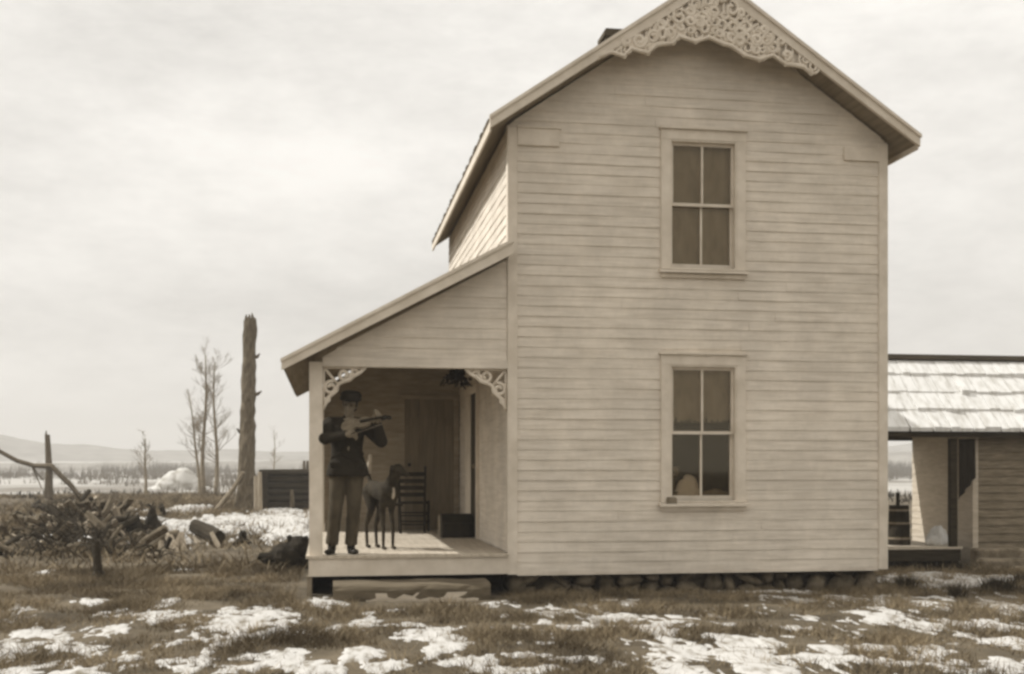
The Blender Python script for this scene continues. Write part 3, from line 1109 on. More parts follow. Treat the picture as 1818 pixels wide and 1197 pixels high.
# fretwork brackets in the porch corners
def bracket(xc, s):
    b = MB()
    Y = FY + 0.03

    def sc(cx, cz, r, a0, turns, sg, w):
        pts = []
        for i in range(25):
            t = i / 24
            a = a0 + sg * turns * 2 * math.pi * t
            rr = r * (1 - 0.7 * t)
            pts.append((xc + s * (cx + rr * math.cos(a)), Y, ZO - cz + rr * math.sin(a)))
        b.tube(pts, w, 6)
    # outer stepped curve from post to beam
    pts = [(0.0, 0.46), (0.03, 0.40), (0.06, 0.33), (0.10, 0.30), (0.15, 0.26), (0.16, 0.19), (0.22, 0.16), (0.29, 0.14), (0.33, 0.10), (0.40, 0.06), (0.46, 0.0)]
    b.tube([(xc + s * u, Y, ZO - v) for (u, v) in pts], 0.022, 6)
    sc(0.085, 0.23, 0.075, 1.2, 1.3, 1, 0.02)
    sc(0.23, 0.085, 0.07, 0.3, 1.3, -1, 0.02)
    sc(0.35, 0.05, 0.04, 2.2, 1.1, 1, 0.015)
    sc(0.04, 0.36, 0.035, 1.0, 1.1, -1, 0.014)
    b.box(min(xc, xc + s * 0.47), max(xc, xc + s * 0.47), Y - 0.012, Y + 0.012, ZO - 0.022, ZO - 0.001)
    b.box(min(xc, xc + s * 0.022), max(xc, xc + s * 0.022), Y - 0.012, Y + 0.012, ZO - 0.47, ZO - 0.023)
    b.tube([(xc + s * 0.02, Y, ZO - 0.02), (xc + s * 0.16, Y, ZO - 0.19)], 0.016, 6)
    b.build('porch_bracket', M['lace'], house, smooth=True)


bracket(PX0 + 0.153, 1)
bracket(PX1 - 0.03, -1)

# ================================================================== things on and by the porch
# hewn log step
st = root('porch_step', (0.88, 12.42, 0), 'long hewn log step lying under the edge of the porch floor', 'step')
lg = MB()
prof = [(12.26, -0.06), (12.24, 0.03), (12.24, 0.11), (12.265, 0.150), (12.32, 0.165), (12.60, 0.175), (12.74, 0.175), (12.74, -0.06)]
npts = 18
vs, fs = [], []
for i in range(npts + 1):
    x = 0.05 + 1.66 * i / npts
    for (yy, zz) in prof:
        vs.append((x, yy + random.uniform(-0.008, 0.008), zz + random.uniform(-0.004, 0.004) + 0.006 * math.sin(i * 0.7)))
n = len(prof)
for i in range(npts):
    for k in range(n):
        fs.append((i * n + k, i * n + (k + 1) % n, (i + 1) * n + (k + 1) % n, (i + 1) * n + k))
fs += [list(range(n)), [npts * n + k for k in range(n)]]
lg.add(vs, fs)
lg.build('log', M['logwood'], st)
p = G(650, 1068)
q = G(850, 1066)
pl = MB()
zt_ = max(gzf(p.x + (q.x - p.x) * a, p.y + b_) for a in np.linspace(0, 1, 9) for b_ in (0, 0.1, 0.22)) + 0.045
pl.hexa([(p.x, p.y, zt_ - 0.09), (q.x, q.y + 0.02, zt_ - 0.09), (q.x, q.y + 0.26, zt_ - 0.05), (p.x, p.y + 0.24, zt_ - 0.05),
         (p.x, p.y, zt_ + 0.03), (q.x, q.y + 0.02, zt_ + 0.03), (q.x, q.y + 0.26, zt_ + 0.045), (p.x, p.y + 0.24, zt_ + 0.045)])
tag(pl.build('plank', M['board'], origin=((p.x + q.x) / 2, p.y + 0.1, 0)), 'pale flat plank lying on the grass in front of the log step', 'plank')


# ---- fiddler
MX, MY = 0.205, 13.02
MO = Vector((MX, MY, PZ))


def P(x, y, z):
    return MO + Vector((x, y, z))


def hand(mb, wrist, palm_dir, finger_dir, thumb_dir, curl):
    """palm and five separate bent fingers"""
    w, pd, fd, td = Vector(wrist), Vector(palm_dir).normalized(), Vector(finger_dir).normalized(), Vector(thumb_dir).normalized()
    side = td
    mb.ell(w + fd * 0.045, (0.042, 0.042, 0.042), nu=12, nv=8)
    for k, ln in enumerate((0.066, 0.076, 0.072, 0.056)):
        b0 = w + fd * 0.08 + side * (0.033 - 0.021 * k)
        mb.cap(w + fd * 0.03 + side * (0.022 - 0.015 * k), b0, 0.014, 0.0105, 8)
        d1 = (fd + pd * curl).normalized()
        b1 = b0 + d1 * ln * 0.5
        d2 = (fd * 0.35 + pd * curl * 1.7).normalized()
        b2 = b1 + d2 * ln * 0.5
        mb.cap(b0, b1, 0.0105, 0.0095, 8)
        mb.cap(b1, b2, 0.0095, 0.0078, 8)
    t0 = w + fd * 0.03 + side * 0.03
    t1 = t0 + (side + fd * 0.7 + pd * 0.3).normalized() * 0.04
    t2 = t1 + (fd + pd * 0.9).normalized() * 0.032
    mb.cap(t0, t1, 0.015, 0.011, 8)
    mb.cap(t1, t2, 0.011, 0.009, 8)


SR, SLh = P(-0.185, 0.01, 1.435), P(0.195, 0.01, 1.435)
ER, EL = P(-0.25, -0.20, 1.275), P(0.375, -0.15, 1.245)
WR, WL = P(-0.02, -0.325, 1.315), P(0.325, -0.30, 1.445)
body = MB()
body.cap(P(0, 0.01, 1.0), P(0.005, 0.01, 1.32), 0.13, 0.145)
body.cap(SR, SLh, 0.075, 0.075)
body.cap(P(0.015, 0.005, 1.42), P(0.03, -0.015, 1.56), 0.058, 0.054)
# head: cranium, jaw, nose, brow, ears, lips
HC = P(0.035, -0.03, 1.655)
tilt = Euler((R(12), R(8), R(-14))).to_matrix()


def hp(x, y, z):
    return HC + tilt @ Vector((x, y, z))


body.ell(hp(0, 0.015, 0.02), (0.076, 0.096, 0.10), tilt)
body.ell(hp(0, -0.03, -0.055), (0.054, 0.062, 0.066), tilt)
body.cap(hp(0, -0.085, 0.01), hp(0, -0.108, -0.03), 0.010, 0.015, 8)
body.ell(hp(0, -0.075, 0.028), (0.05, 0.016, 0.012), tilt)
body.ell(hp(0, -0.085, -0.068), (0.024, 0.012, 0.008), tilt)
body.ell(hp(0, -0.078, -0.10), (0.022, 0.018, 0.016), tilt)
for s in (-1, 1):
    body.ell(hp(s * 0.078, 0.015, -0.01), (0.012, 0.022, 0.034), tilt)
    body.ell(hp(s * 0.04, -0.06, -0.028), (0.022, 0.02, 0.018), tilt)
body.cap(SR, ER, 0.052, 0.042)
body.cap(ER, WR, 0.042, 0.028)
body.cap(SLh, EL, 0.052, 0.042)
body.cap(EL, WL, 0.042, 0.028)
hand(body, WR, (0.2, 0.4, -0.9), (0.9, -0.2, 0.1), (0.1, -0.3, 0.95), 0.8)
hand(body, WL, (-0.5, 0.3, 0.6), (0.15, -0.45, 0.8), (-0.75, -0.5, 0.1), 0.7)
LH = [(-0.09, 0.0, 0.93), (0.085, 0.0, 0.93)]
KN = [(-0.125, -0.03, 0.50), (0.075, -0.04, 0.50)]
AN = [(-0.165, 0.02, 0.09), (0.045, 0.03, 0.09)]
for h, k_, a in zip(LH, KN, AN):
    body.cap(P(*h), P(*k_), 0.085, 0.055)
    body.cap(P(*k_), P(*a), 0.055, 0.038)
person = body.build('person', M['skin'], origin=MO, remesh=0.006, passes=3)
tag(person, 'man in dark jacket and flat cap standing on the porch playing a fiddle', 'person')


def child(mb, name, m, voxel=0.008, passes=4):
    o = mb.build(name, m, origin=MO, remesh=voxel, passes=passes)
    o.location = (0, 0, 0)
    o.parent = person
    return o




def loft(mb, rings, n=28):
    vs, fs = [], []
    for (cx, cy, z, rx, ry) in rings:
        for i in range(n):
            a = 2 * math.pi * i / n
            ca_, sa_ = math.cos(a), math.sin(a)
            vs.append(P(cx + rx * math.copysign(abs(ca_) ** 0.8, ca_), cy + ry * math.copysign(abs(sa_) ** 0.8, sa_), z))
    for k in range(len(rings) - 1):
        for i in range(n):
            fs.append((k * n + i, k * n + (i + 1) % n, (k + 1) * n + (i + 1) % n, (k + 1) * n + i))
    fs += [list(range(n))[::-1], [(len(rings) - 1) * n + i for i in range(n)]]
    mb.add(vs, fs)


j = MB()
loft(j, [(0.01, 0.0, 0.865, 0.235, 0.155), (0.01, 0.0, 0.90, 0.235, 0.158), (0.01, 0.0, 0.98, 0.215, 0.148), (0.005, 0.005, 1.08, 0.178, 0.132), (0.0, 0.01, 1.17, 0.172, 0.135),
         (0.0, 0.01, 1.30, 0.19, 0.15), (0.0, 0.01, 1.41, 0.175, 0.13), (0.01, 0.012, 1.47, 0.10, 0.10), (0.01, 0.012, 1.49, 0.08, 0.09)])
for a_, z_ in ((-0.13, 1.0), (0.15, 0.99)):           # pocket flaps
    j.box(MX + a_ - 0.055, MX + a_ + 0.055, MY - 0.155, MY - 0.10, PZ + z_ - 0.03, PZ + z_ + 0.02)
j.cap(SR, SLh, 0.088, 0.088)
j.cap(P(0.01, 0.02, 1.44), P(0.02, 0.01, 1.50), 0.085, 0.07)
for (x_, y_, z_, l_, t_) in ((-0.10, -0.135, 1.10, 0.16, 0.5), (0.06, -0.14, 1.06, 0.2, -0.4), (-0.02, -0.138, 1.20, 0.14, 0.7), (0.12, -0.11, 1.16, 0.14, -0.8), (-0.15, -0.10, 0.95, 0.14, 1.2), (0.17, -0.10, 0.94, 0.16, 1.8)):
    j.cap(P(x_ - l_ / 2 * math.cos(t_), y_, z_ - l_ / 2 * math.sin(t_)), P(x_ + l_ / 2 * math.cos(t_), y_ + 0.01, z_ + l_ / 2 * math.sin(t_)), 0.014, 0.02, 8)
for s_ in (-1, 1):                                     # lapels
    j.cap(P(0.015 + s_ * 0.075, -0.085, 1.46), P(0.01 + s_ * 0.015, -0.15, 1.27), 0.022, 0.016, 8)
for a, b, c in ((SR, ER, WR), (SLh, EL, WL)):
    j.cap(a, b, 0.085, 0.07)
    w = b + (c - b) * 0.88
    j.cap(b, w, 0.07, 0.05)
    # folds at the elbow
    j.ell(b + (a - b) * 0.2, (0.078, 0.078, 0.05))
child(j, 'jacket', M['jacket'])
t = MB()
t.ell(P(0, 0.0, 0.92), (0.17, 0.12, 0.10))
for h, k_, a in zip(LH, KN, AN):
    h2 = (h[0], h[1], 0.86)
    a2 = (a[0], a[1], 0.105)
    NR = 18
    tp, trd = [], []
    for i in range(NR + 1):
        u = i / NR
        if u < 0.52:
            q_ = P(*h2).lerp(P(*k_), u / 0.52)
            r_ = 0.104 + (0.076 - 0.104) * (u / 0.52)
        else:
            q_ = P(*k_).lerp(P(*a2), (u - 0.52) / 0.48)
            r_ = 0.076 + (0.069 - 0.076) * ((u - 0.52) / 0.48)
        tp.append(q_)
        trd.append(r_ * (1 + 0.035 * math.sin(u * 37 + h[0] * 20) * sstep(0.35, 0.6, u) + 0.05 * math.exp(-((u - 0.98) / 0.04) ** 2)))
    t.tube(tp, trd, 18)
    t.ell(P(*h2), (0.104,) * 3)
child(t, 'trousers', M['trousers'])
for s_, a in zip((-1, 1), AN):
    b = MB()
    b.cap(P(a[0], a[1] + 0.01, 0.12), P(a[0], a[1] + 0.01, 0.05), 0.05, 0.046)
    b.cap(P(a[0], a[1] + 0.03, 0.036), P(a[0] + s_ * 0.035, a[1] - 0.14, 0.03), 0.042, 0.036)
    b.ell(P(a[0] + s_ * 0.04, a[1] - 0.15, 0.032), (0.045, 0.06, 0.03))
    b.box(MX + a[0] - 0.036, MX + a[0] + 0.036, MY + a[1], MY + a[1] + 0.07, PZ + 0.002, PZ + 0.03)
    child(b, 'boot', M['leather'], 0.006)
v = MB()                                           # shirt front and collar
v.cap(P(0.02, -0.075, 1.42), P(0.02, -0.07, 1.46), 0.05, 0.05)
v.tube([P(0.02 + 0.066 * math.cos(q * 0.5), -0.01 + 0.066 * math.sin(q * 0.5), 1.485) for q in range(13)], 0.018, 8)
child(v, 'shirt', M['shirt'], 0.007)
hm = MB()
hm.ell(hp(0, 0.03, 0.035), (0.083, 0.096, 0.098), tilt)
hm.ell(hp(0, 0.075, -0.03), (0.072, 0.04, 0.07), tilt)
for s in (-1, 1):
    hm.ell(hp(s * 0.074, 0.0, 0.015), (0.012, 0.025, 0.04), tilt)
child(hm, 'hair', M['hair'], 0.006)
hb = MB()
ring = []
vs, fs = [], []
n = 32
for (rx, ry, z0, z1) in ((0.118, 0.150, 0.066, 0.0), (0.112, 0.128, 0.078, 0.0), (0.118, 0.132, 0.112, 0.0), (0.100, 0.112, 0.140, 0.0), (0.03, 0.05, 0.146, 0.0), (0.088, 0.106, 0.056, 0.0), (0.116, 0.148, 0.058, 0.0)):
    ring.append([hp(rx * math.cos(2 * math.pi * i / n), (0.0 if z0 < 0.07 else 0.012) + ry * math.sin(2 * math.pi * i / n), z0 + (0.012 * math.cos(4 * math.pi * i / n) if rx > 0.1175 and z0 < 0.07 else 0)) for i in range(n)])
seq = [5, 6, 0, 1, 2, 3, 4]
vs = [p for r in seq for p in ring[r]]
for a in range(len(seq) - 1):
    for i in range(n):
        fs.append((a * n + i, a * n + (i + 1) % n, (a + 1) * n + (i + 1) % n, (a + 1) * n + i))
fs.append([(len(seq) - 1) * n + i for i in range(n)])
hb.add(vs, fs)
ho = hb.build('hat', M['hat'], origin=MO, smooth=True)
ho.location = (0, 0, 0)
ho.parent = person
for s in (-1, 1):
    ey = MB()
    ey.ell(hp(s * 0.032, -0.077, 0.006), (0.013, 0.008, 0.008), tilt, 10, 8)
    eo = ey.build('eye', M['ebony'], origin=MO, smooth=True)
    eo.location = (0, 0, 0)
    eo.parent = person

# ---- fiddle and bow
fc_ = P(0.10, -0.235, 1.435)
axis = (P(0.45, -0.40, 1.50) - fc_).normalized()
nrm = (Vector((-0.15, -0.75, 0.62)) - axis * Vector((-0.15, -0.75, 0.62)).dot(axis)).normalized()
sid = axis.cross(nrm)
fid = root('fiddle', fc_, 'small pale fiddle held against the chest of the man on the porch', 'fiddle')
fb = MB()
outl = []
for i in range(48):
    a = 2 * math.pi * i / 48
    u = 0.178 * math.cos(a)
    wdt = (0.098 if u < 0 else 0.080) * abs(math.sin(a)) ** 0.75
    wdt *= 1 - 0.36 * math.exp(-((u - 0.01) / 0.045) ** 2)
    outl.append((u, math.copysign(wdt, math.sin(a))))
vs = [fc_ + axis * u + sid * w + nrm * d for d in (-0.016, 0.016) for (u, w) in outl]
n = len(outl)
fs = [list(range(n))[::-1], list(range(n, 2 * n))] + [(i, (i + 1) % n, n + (i + 1) % n, n + i) for i in range(n)]
fb.add(vs, fs)
fb.build('fiddle_body', M['varnish'], fid)
nk = MB()
nk.tube([fc_ + axis * 0.17 + nrm * 0.012, fc_ + axis * 0.30 + nrm * 0.016], [0.014, 0.012], 8)
nk.build('neck', M['varnish'], fid)
nk = MB()
nk.tube([fc_ + axis * 0.06 + nrm * 0.028, fc_ + axis * 0.31 + nrm * 0.028], [0.018, 0.013], 6)
nk.build('fingerboard', M['ebony'], fid)
nk = MB()
nk.tube([fc_ + axis * 0.30 + nrm * 0.018, fc_ + axis * 0.37 + nrm * 0.008], [0.018, 0.015], 8)
nk.tube([fc_ + axis * (0.385 + 0.022 * math.cos(q * 0.6)) + nrm * (0.0 + 0.022 * math.sin(q * 0.6)) for q in range(12)], 0.012, 6)
for q in range(4):
    c = fc_ + axis * (0.315 + 0.014 * q) + nrm * 0.014
    nk.tube([c - sid * 0.035, c + sid * 0.035], 0.006, 6)
nk.build('scroll', M['ebony'], fid, smooth=True)
bg_ = MB()
bg_.hexa([fc_ + axis * -0.02 + sid * -0.022 + nrm * 0.016, fc_ + axis * -0.02 + sid * 0.022 + nrm * 0.016, fc_ + axis * -0.014 + sid * 0.022 + nrm * 0.016, fc_ + axis * -0.014 + sid * -0.022 + nrm * 0.016,
          fc_ + axis * -0.02 + sid * -0.018 + nrm * 0.045, fc_ + axis * -0.02 + sid * 0.018 + nrm * 0.045, fc_ + axis * -0.014 + sid * 0.018 + nrm * 0.045, fc_ + axis * -0.014 + sid * -0.018 + nrm * 0.045])
bg_.build('bridge', M['palewood'], fid)
b0 = WR + Vector((0.055, -0.03, 0.005))
b1 = fc_ + axis * 0.035 + nrm * 0.06
bd = Vector((0.50, -0.80, 0.16)).normalized()
bow = root('fiddle_bow', b0, 'thin fiddle bow gripped in the hand nearer the porch post', 'bow')
sb = MB()
sb.tube([b0 - bd * 0.05, b0 + bd * 0.25 + nrm * 0.008, b0 + bd * 0.60], [0.006, 0.005, 0.004], 6)
sb.build('stick', M['ebony'], bow)
sb = MB()
sb.tube([b0 - bd * 0.03 - nrm * 0.016, b0 + bd * 0.60 - nrm * 0.012], 0.0025, 5)
sb.build('hair_ribbon', M['palewood'], bow)

# ---- hound
dloc = Vector((0.615, 13.74, PZ))
dg = MB()


def D(x, y, z):
    a = R(-66)
    return dloc + Vector((x * math.cos(a) - y * math.sin(a), x * math.sin(a) + y * math.cos(a), z * 1.11))


dg.cap(D(-0.22, 0, 0.64), D(0.02, 0, 0.61), 0.095, 0.105)
dg.cap(D(0.0, 0, 0.61), D(0.20, 0, 0.61), 0.11, 0.13)
dg.ell(D(0.2, 0, 0.57), (0.10, 0.10, 0.14))
dg.cap(D(0.22, 0, 0.66), D(0.34, 0.02, 0.80), 0.085, 0.062)       # neck
dg.ell(D(0.37, 0.03, 0.845), (0.075, 0.07, 0.065))
dg.cap(D(0.40, 0.04, 0.83), D(0.51, 0.07, 0.79), 0.047, 0.03)       # muzzle
for s in (-1, 1):
    dg.cap(D(0.34, 0.03 + s * 0.062, 0.865), D(0.345, 0.03 + s * 0.085, 0.80), 0.026, 0.014, 8)   # ears hang
    # hind leg: thigh, stifle forward, hock back, shank
    hy = s * 0.062
    dg.cap(D(-0.22, hy * 0.8, 0.60), D(-0.13, hy, 0.43), 0.085, 0.05)
    dg.cap(D(-0.13, hy, 0.43), D(-0.27, hy, 0.24), 0.046, 0.024)
    dg.cap(D(-0.27, hy, 0.24), D(-0.245, hy, 0.04), 0.022, 0.019)
    dg.cap(D(-0.245, hy, 0.025), D(-0.18, hy, 0.02), 0.023, 0.02)
    # fore leg
    dg.cap(D(0.19, hy * 0.9, 0.55), D(0.14, hy, 0.40), 0.055, 0.036)
    dg.cap(D(0.14, hy, 0.40), D(0.185, hy, 0.21), 0.034, 0.024)
    dg.cap(D(0.185, hy, 0.21), D(0.18, hy, 0.04), 0.023, 0.018)
    dg.cap(D(0.18, hy, 0.025), D(0.235, hy, 0.02), 0.022, 0.02)
dg.cap(D(-0.27, 0, 0.68), D(-0.33, 0, 0.77), 0.03, 0.022)
dg.cap(D(-0.33, 0, 0.77), D(-0.32, 0, 0.86), 0.022, 0.02)
dog = dg.build('dog', M['dogfur'], origin=dloc, remesh=0.008, passes=3)
tag(dog, 'tall thin dark hound with white tail tip standing beside the man', 'dog')
tl = MB()
tl.cap(D(-0.322, 0, 0.84), D(-0.29, 0, 0.99), 0.032, 0.022)
tl.cap(D(-0.335, 0.0, 0.79), D(-0.322, 0, 0.85), 0.026, 0.032)
o = tl.build('tail_tip', M['dogwhite'], origin=dloc, remesh=0.008)
o.location = (0, 0, 0)
o.parent = dog
tl = MB()
tl.ell(D(0.305, 0.0, 0.60), (0.026, 0.026, 0.075))
o = tl.build('chest_patch', M['dogwhite'], origin=dloc, smooth=True)
o.location = (0, 0, 0)
o.parent = dog

# ---- ladder-back chair near the end wall, its back to the yard
ca = R(8)
cl = Vector((1.22, 17.1, PZ))
chair = root('ladder_back_chair', cl, 'dark ladder back chair turned with its back to the yard by the end wall', 'chair')


def C_(x, y, z):
    return cl + Vector((x * math.cos(ca) + y * math.sin(ca), -x * math.sin(ca) + y * math.cos(ca), z))


for s in (-1, 1):
    m = MB()
    m.tube([C_(s * 0.18, 0, 0), C_(s * 0.185, 0, 0.45), C_(s * 0.195, -0.04, 0.93)], [0.018, 0.02, 0.016], 8)
    m.ell(C_(s * 0.196, -0.042, 0.95), (0.022, 0.022, 0.03))
    m.build('back_post', M['chair'], chair, smooth=True)
    m = MB()
    m.tube([C_(s * 0.22, 0.36, 0), C_(s * 0.22, 0.36, 0.46)], [0.017, 0.02], 8)
    m.build('leg', M['chair'], chair, smooth=True)
for z in (0.56, 0.66, 0.76, 0.86):
    m = MB()
    pts = [C_(x, -0.015 - 0.03 * (z - 0.45) - 0.025 * math.sin((x + 0.19) / 0.38 * math.pi), z) for x in np.linspace(-0.185, 0.185, 9)]
    for a, b in zip(pts, pts[1:]):
        dd = Vector((0, 0.008, 0))
        up = Vector((0, 0, 0.03))
        m.hexa([a - up, b - up, b - up + dd, a - up + dd, a + up, b + up, b + up + dd, a + up + dd])
    m.build('back_slat', M['chair'], chair)
m = MB()
m.hexa([C_(-0.19, 0, 0.42), C_(0.19, 0, 0.42), C_(0.23, 0.37, 0.42), C_(-0.23, 0.37, 0.42), C_(-0.19, 0, 0.45), C_(0.19, 0, 0.45), C_(0.23, 0.37, 0.45), C_(-0.23, 0.37, 0.45)])
m.build('seat', M['chair'], chair)
m = MB()
for z in (0.12, 0.25):
    m.tube([C_(-0.18, 0, z), C_(0.18, 0, z)], 0.011, 6)
    m.tube([C_(-0.22, 0.36, z + 0.03), C_(0.22, 0.36, z + 0.03)], 0.011, 6)
    for s in (-1, 1):
        m.tube([C_(s * 0.18, 0, z + 0.015), C_(s * 0.22, 0.36, z + 0.015)], 0.011, 6)
m.build('stretcher', M['chair'], chair)

# second low chair, mostly hidden behind the hound
cl2 = Vector((0.93, 17.0, PZ))
st2 = root('stool', cl2, 'dark low stool behind the hound beside the ladder back chair', 'stool')
m = MB()
m.box(cl2.x - 0.17, cl2.x + 0.14, cl2.y - 0.14, cl2.y + 0.14, PZ + 0.40, PZ + 0.44)
m.build('seat', M['chair'], st2)
for sx in (-0.14, 0.11):
    for sy in (-0.11, 0.11):
        m = MB()
        m.tube([(cl2.x + sx, cl2.y + sy, PZ), (cl2.x + sx * 0.9, cl2.y + sy * 0.9, PZ + 0.40)], 0.018, 8)
        m.build('leg', M['chair'], st2, smooth=True)

# round-topped trunk beside the house wall and a pale slat
tr = root('wooden_trunk', (1.73, 15.9, PZ), 'dark round topped trunk on the porch floor against the house wall', 'trunk')
m = MB()
m.box(1.53, 1.95, 15.72, 16.1, PZ + 0.002, PZ + 0.20)
m.build('chest', M['chair'], tr)
m = MB()
m.prism([(15.71 + 0.40 * (0.5 - 0.5 * math.cos(a)), PZ + 0.203 + 0.12 * math.sin(a)) for a in np.linspace(0, math.pi, 12)], 'x', 1.525, 1.955)
m.build('lid', M['chair'], tr)
for x in (1.56, 1.90):
    m = MB()
    m.box(x, x + 0.03, 15.714, 15.719, PZ + 0.01, PZ + 0.20)
    m.build('strap', M['ebony'], tr)
m = MB()
m.hexa([(1.495, 15.9, PZ + 0.001), (1.525, 15.9, PZ + 0.001), (1.525, 15.92, PZ + 0.001), (1.495, 15.92, PZ + 0.001),
        (1.50, 15.98, PZ + 0.29), (1.526, 15.98, PZ + 0.29), (1.526, 16.0, PZ + 0.29), (1.50, 16.0, PZ + 0.29)])
tag(m.build('slat', M['palewood'], origin=(1.51, 15.92, PZ)), 'short pale upright slat beside the dark trunk on the porch', 'slat')

# dark dried bundle hanging from the porch ceiling
hx, hy = onY(812, 680, 13.3).x, 13.3
m = MB()
topz = pr_top(hx) - PRT
m.tube([(hx, hy, topz), (hx, hy, 2.55)], 0.006, 6)
for i in range(70):
    a, e = random.uniform(0, 6.28), random.uniform(-1.2, 0.9)
    r = random.uniform(0.05, 0.19)
    p = Vector((hx + r * math.cos(a) * math.cos(e), hy + 0.5 * r * math.sin(a) * math.cos(e), 2.46 + 0.75 * r * math.sin(e)))
    dd = Vector((random.uniform(-1, 1), random.uniform(-1, 1), random.uniform(-1.4, 0.3))).normalized() * random.uniform(0.05, 0.11)
    w = dd.orthogonal().normalized() * 0.02
    m.add([p - w, p + dd * 0.5 - w * 1.3, p + dd, p + dd * 0.5 + w * 1.3, p + w], [(0, 1, 2, 3, 4)])
for i in range(8):
    a = random.uniform(-0.6, 0.6)
    m.tube([(hx, hy, 2.55), (hx + 0.12 * a, hy, 2.45), (hx + 0.3 * a, hy + 0.02, 2.33 + 0.04 * random.random())], [0.01, 0.008, 0.004], 5)
tag(m.build('dried_bundle', M['brush'], origin=(hx, hy, topz)), 'dark dried bundle hanging from the porch ceiling near the carved bracket', 'bundle')

# things seen in the lower window
m = MB()
for (cx_, cz_, rx_, rz_) in ((4.09, 1.13, 0.12, 0.14), (4.16, 1.16, 0.09, 0.15), (4.03, 1.08, 0.08, 0.10), (4.21, 1.08, 0.08, 0.12), (4.12, 1.27, 0.06, 0.05)):
    m.ell((cx_, FY + 0.175 + random.uniform(-0.012, 0.012), cz_), (rx_, 0.05, rz_), Euler((0, random.uniform(-0.4, 0.4), 0)).to_matrix(), nu=20, nv=14, jit=0.03)
m.ell((4.13, FY + 0.19, 1.02), (0.19, 0.065, 0.06), nu=20, nv=10, jit=0.03)
tag(m.build('cloth_bundle', M['white'], origin=(4.1, FY + 0.19, 0.98), smooth=True), 'white rounded cloth bundle behind the lower window glass', 'cloth')
m = MB()
for i in range(9):
    a = i / 9 * 6.28
    m.ell((3.95 + 0.035 * math.cos(a), FY + 0.16 + 0.02 * math.sin(a), 1.31 + 0.08 * random.random()), (0.03, 0.025, 0.03), nu=10, nv=6, jit=0.1)
m.tube([(3.95, FY + 0.17, 1.0), (3.95, FY + 0.17, 1.32)], [0.012, 0.008], 6)
m.tube([(3.95, FY + 0.17, 0.96), (3.95, FY + 0.17, 1.12)], [0.045, 0.06], 12)
tag(m.build('flower_pot', M['palestone'], origin=(3.95, FY + 0.17, 0.98), smooth=True), 'pale potted flower at the near corner inside the lower window', 'potted plant')
m = MB()
m.tube([(4.26, FY + 0.18, 1.05), (4.45, FY + 0.19, 1.085), (4.60, FY + 0.18, 1.065)], [0.05, 0.07, 0.05], 12)
tag(m.build('folded_cloth', M['shirt'], origin=(4.42, FY + 0.3, 0.98), smooth=True), 'low folded cloth along the sill inside the lower window', 'cloth')
m = MB()
m.box(3.80, 3.91, FY - 0.085, FY - 0.04, 0.992, 1.05)
m.box(3.805, 3.90, FY - 0.082, FY - 0.043, 1.05, 1.062)
tag(m.build('small_box', M['door'], origin=(3.86, FY - 0.06, 0.99)), 'small dark box on the outer sill of the lower window', 'box')
# a bench under the lower window inside carries the bundle and pots
m = MB()
m.box(3.7, 4.8, FY + 0.13, FY + 0.5, 0.92, 0.96)
for x in (3.75, 4.7):
    m.box(x, x + 0.05, FY + 0.15, FY + 0.45, 0.42, 0.92)
tag(m.build('bench', M['door'], origin=(4.2, FY + 0.3, 0.42)), 'plain dark bench inside the house beneath the lower window', 'bench')

# ================================================================== OUTBUILDING at right
OX0, OX1 = 10.86, 16.0
OY0, OY1 = 18.3, 20.39
OE = 2.03                          # eave top
EY0, EY1 = 18.0, 20.46
RYc = (EY0 + EY1) / 2
ORZ = 3.34
OSL = (ORZ - OE) / (RYc - EY0)
GZ = -0.33
RXL = 7.0                          # roof carries on to the house side
ob = root('outbuilding', (12.0, 19.2, GZ), 'low board outbuilding with snowy shake roof and open end behind the house', 'outbuilding')


def o_under(y):
    return ORZ - 0.12 - abs(y - RYc) * OSL


m = MB()
clap(m, OX0, OX1, GZ - 0.1, o_under(OY0) + 0.02, lambda u, o, z: (u, OY0 - o, z), exp=0.14, lap=0.022)
m.box(OX0, OX1, OY0, OY0 + 0.08, GZ - 0.1, o_under(OY0))
m.build('front_wall', M['shed'], ob)
m = MB()
clap(m, OY0 + 0.001, OY1, 0.0, ORZ - 0.16, lambda u, o, z: (OX0 - o, u, z), lambda z: (OY0, OY1) if z < o_under(OY0) else (RYc - (ORZ - 0.12 - z) / OSL, RYc + (ORZ - 0.12 - z) / OSL), exp=0.115, breaks=False)
m.prism([(OY0 + 0.08, GZ - 0.1), (OY1, GZ - 0.1), (OY1, o_under(OY1)), (RYc, ORZ - 0.13), (OY0 + 0.08, o_under(OY0 + 0.08))], 'x', OX0, OX0 + 0.08)
m.build('end_wall', M['shedwhite'], ob)
m = MB()
m.box(OX0 + 0.08, OX1, OY1 - 0.08, OY1, GZ - 0.1, o_under(OY1))
m.box(OX1 - 0.08, OX1, OY0 + 0.08, OY1 - 0.08, GZ - 0.1, o_under(OY0))
m.build('rear_wall', M['shed'], ob)
m = MB()
m.box(OX0 - 0.028, OX0 + 0.07, OY0 - 0.03, OY0 - 0.0005, GZ, o_under(OY0) - 0.03)
m.build('corner_board', M['shedwhite'], ob)
m = MB()
nC = 4
sl_len = RYc - EY0
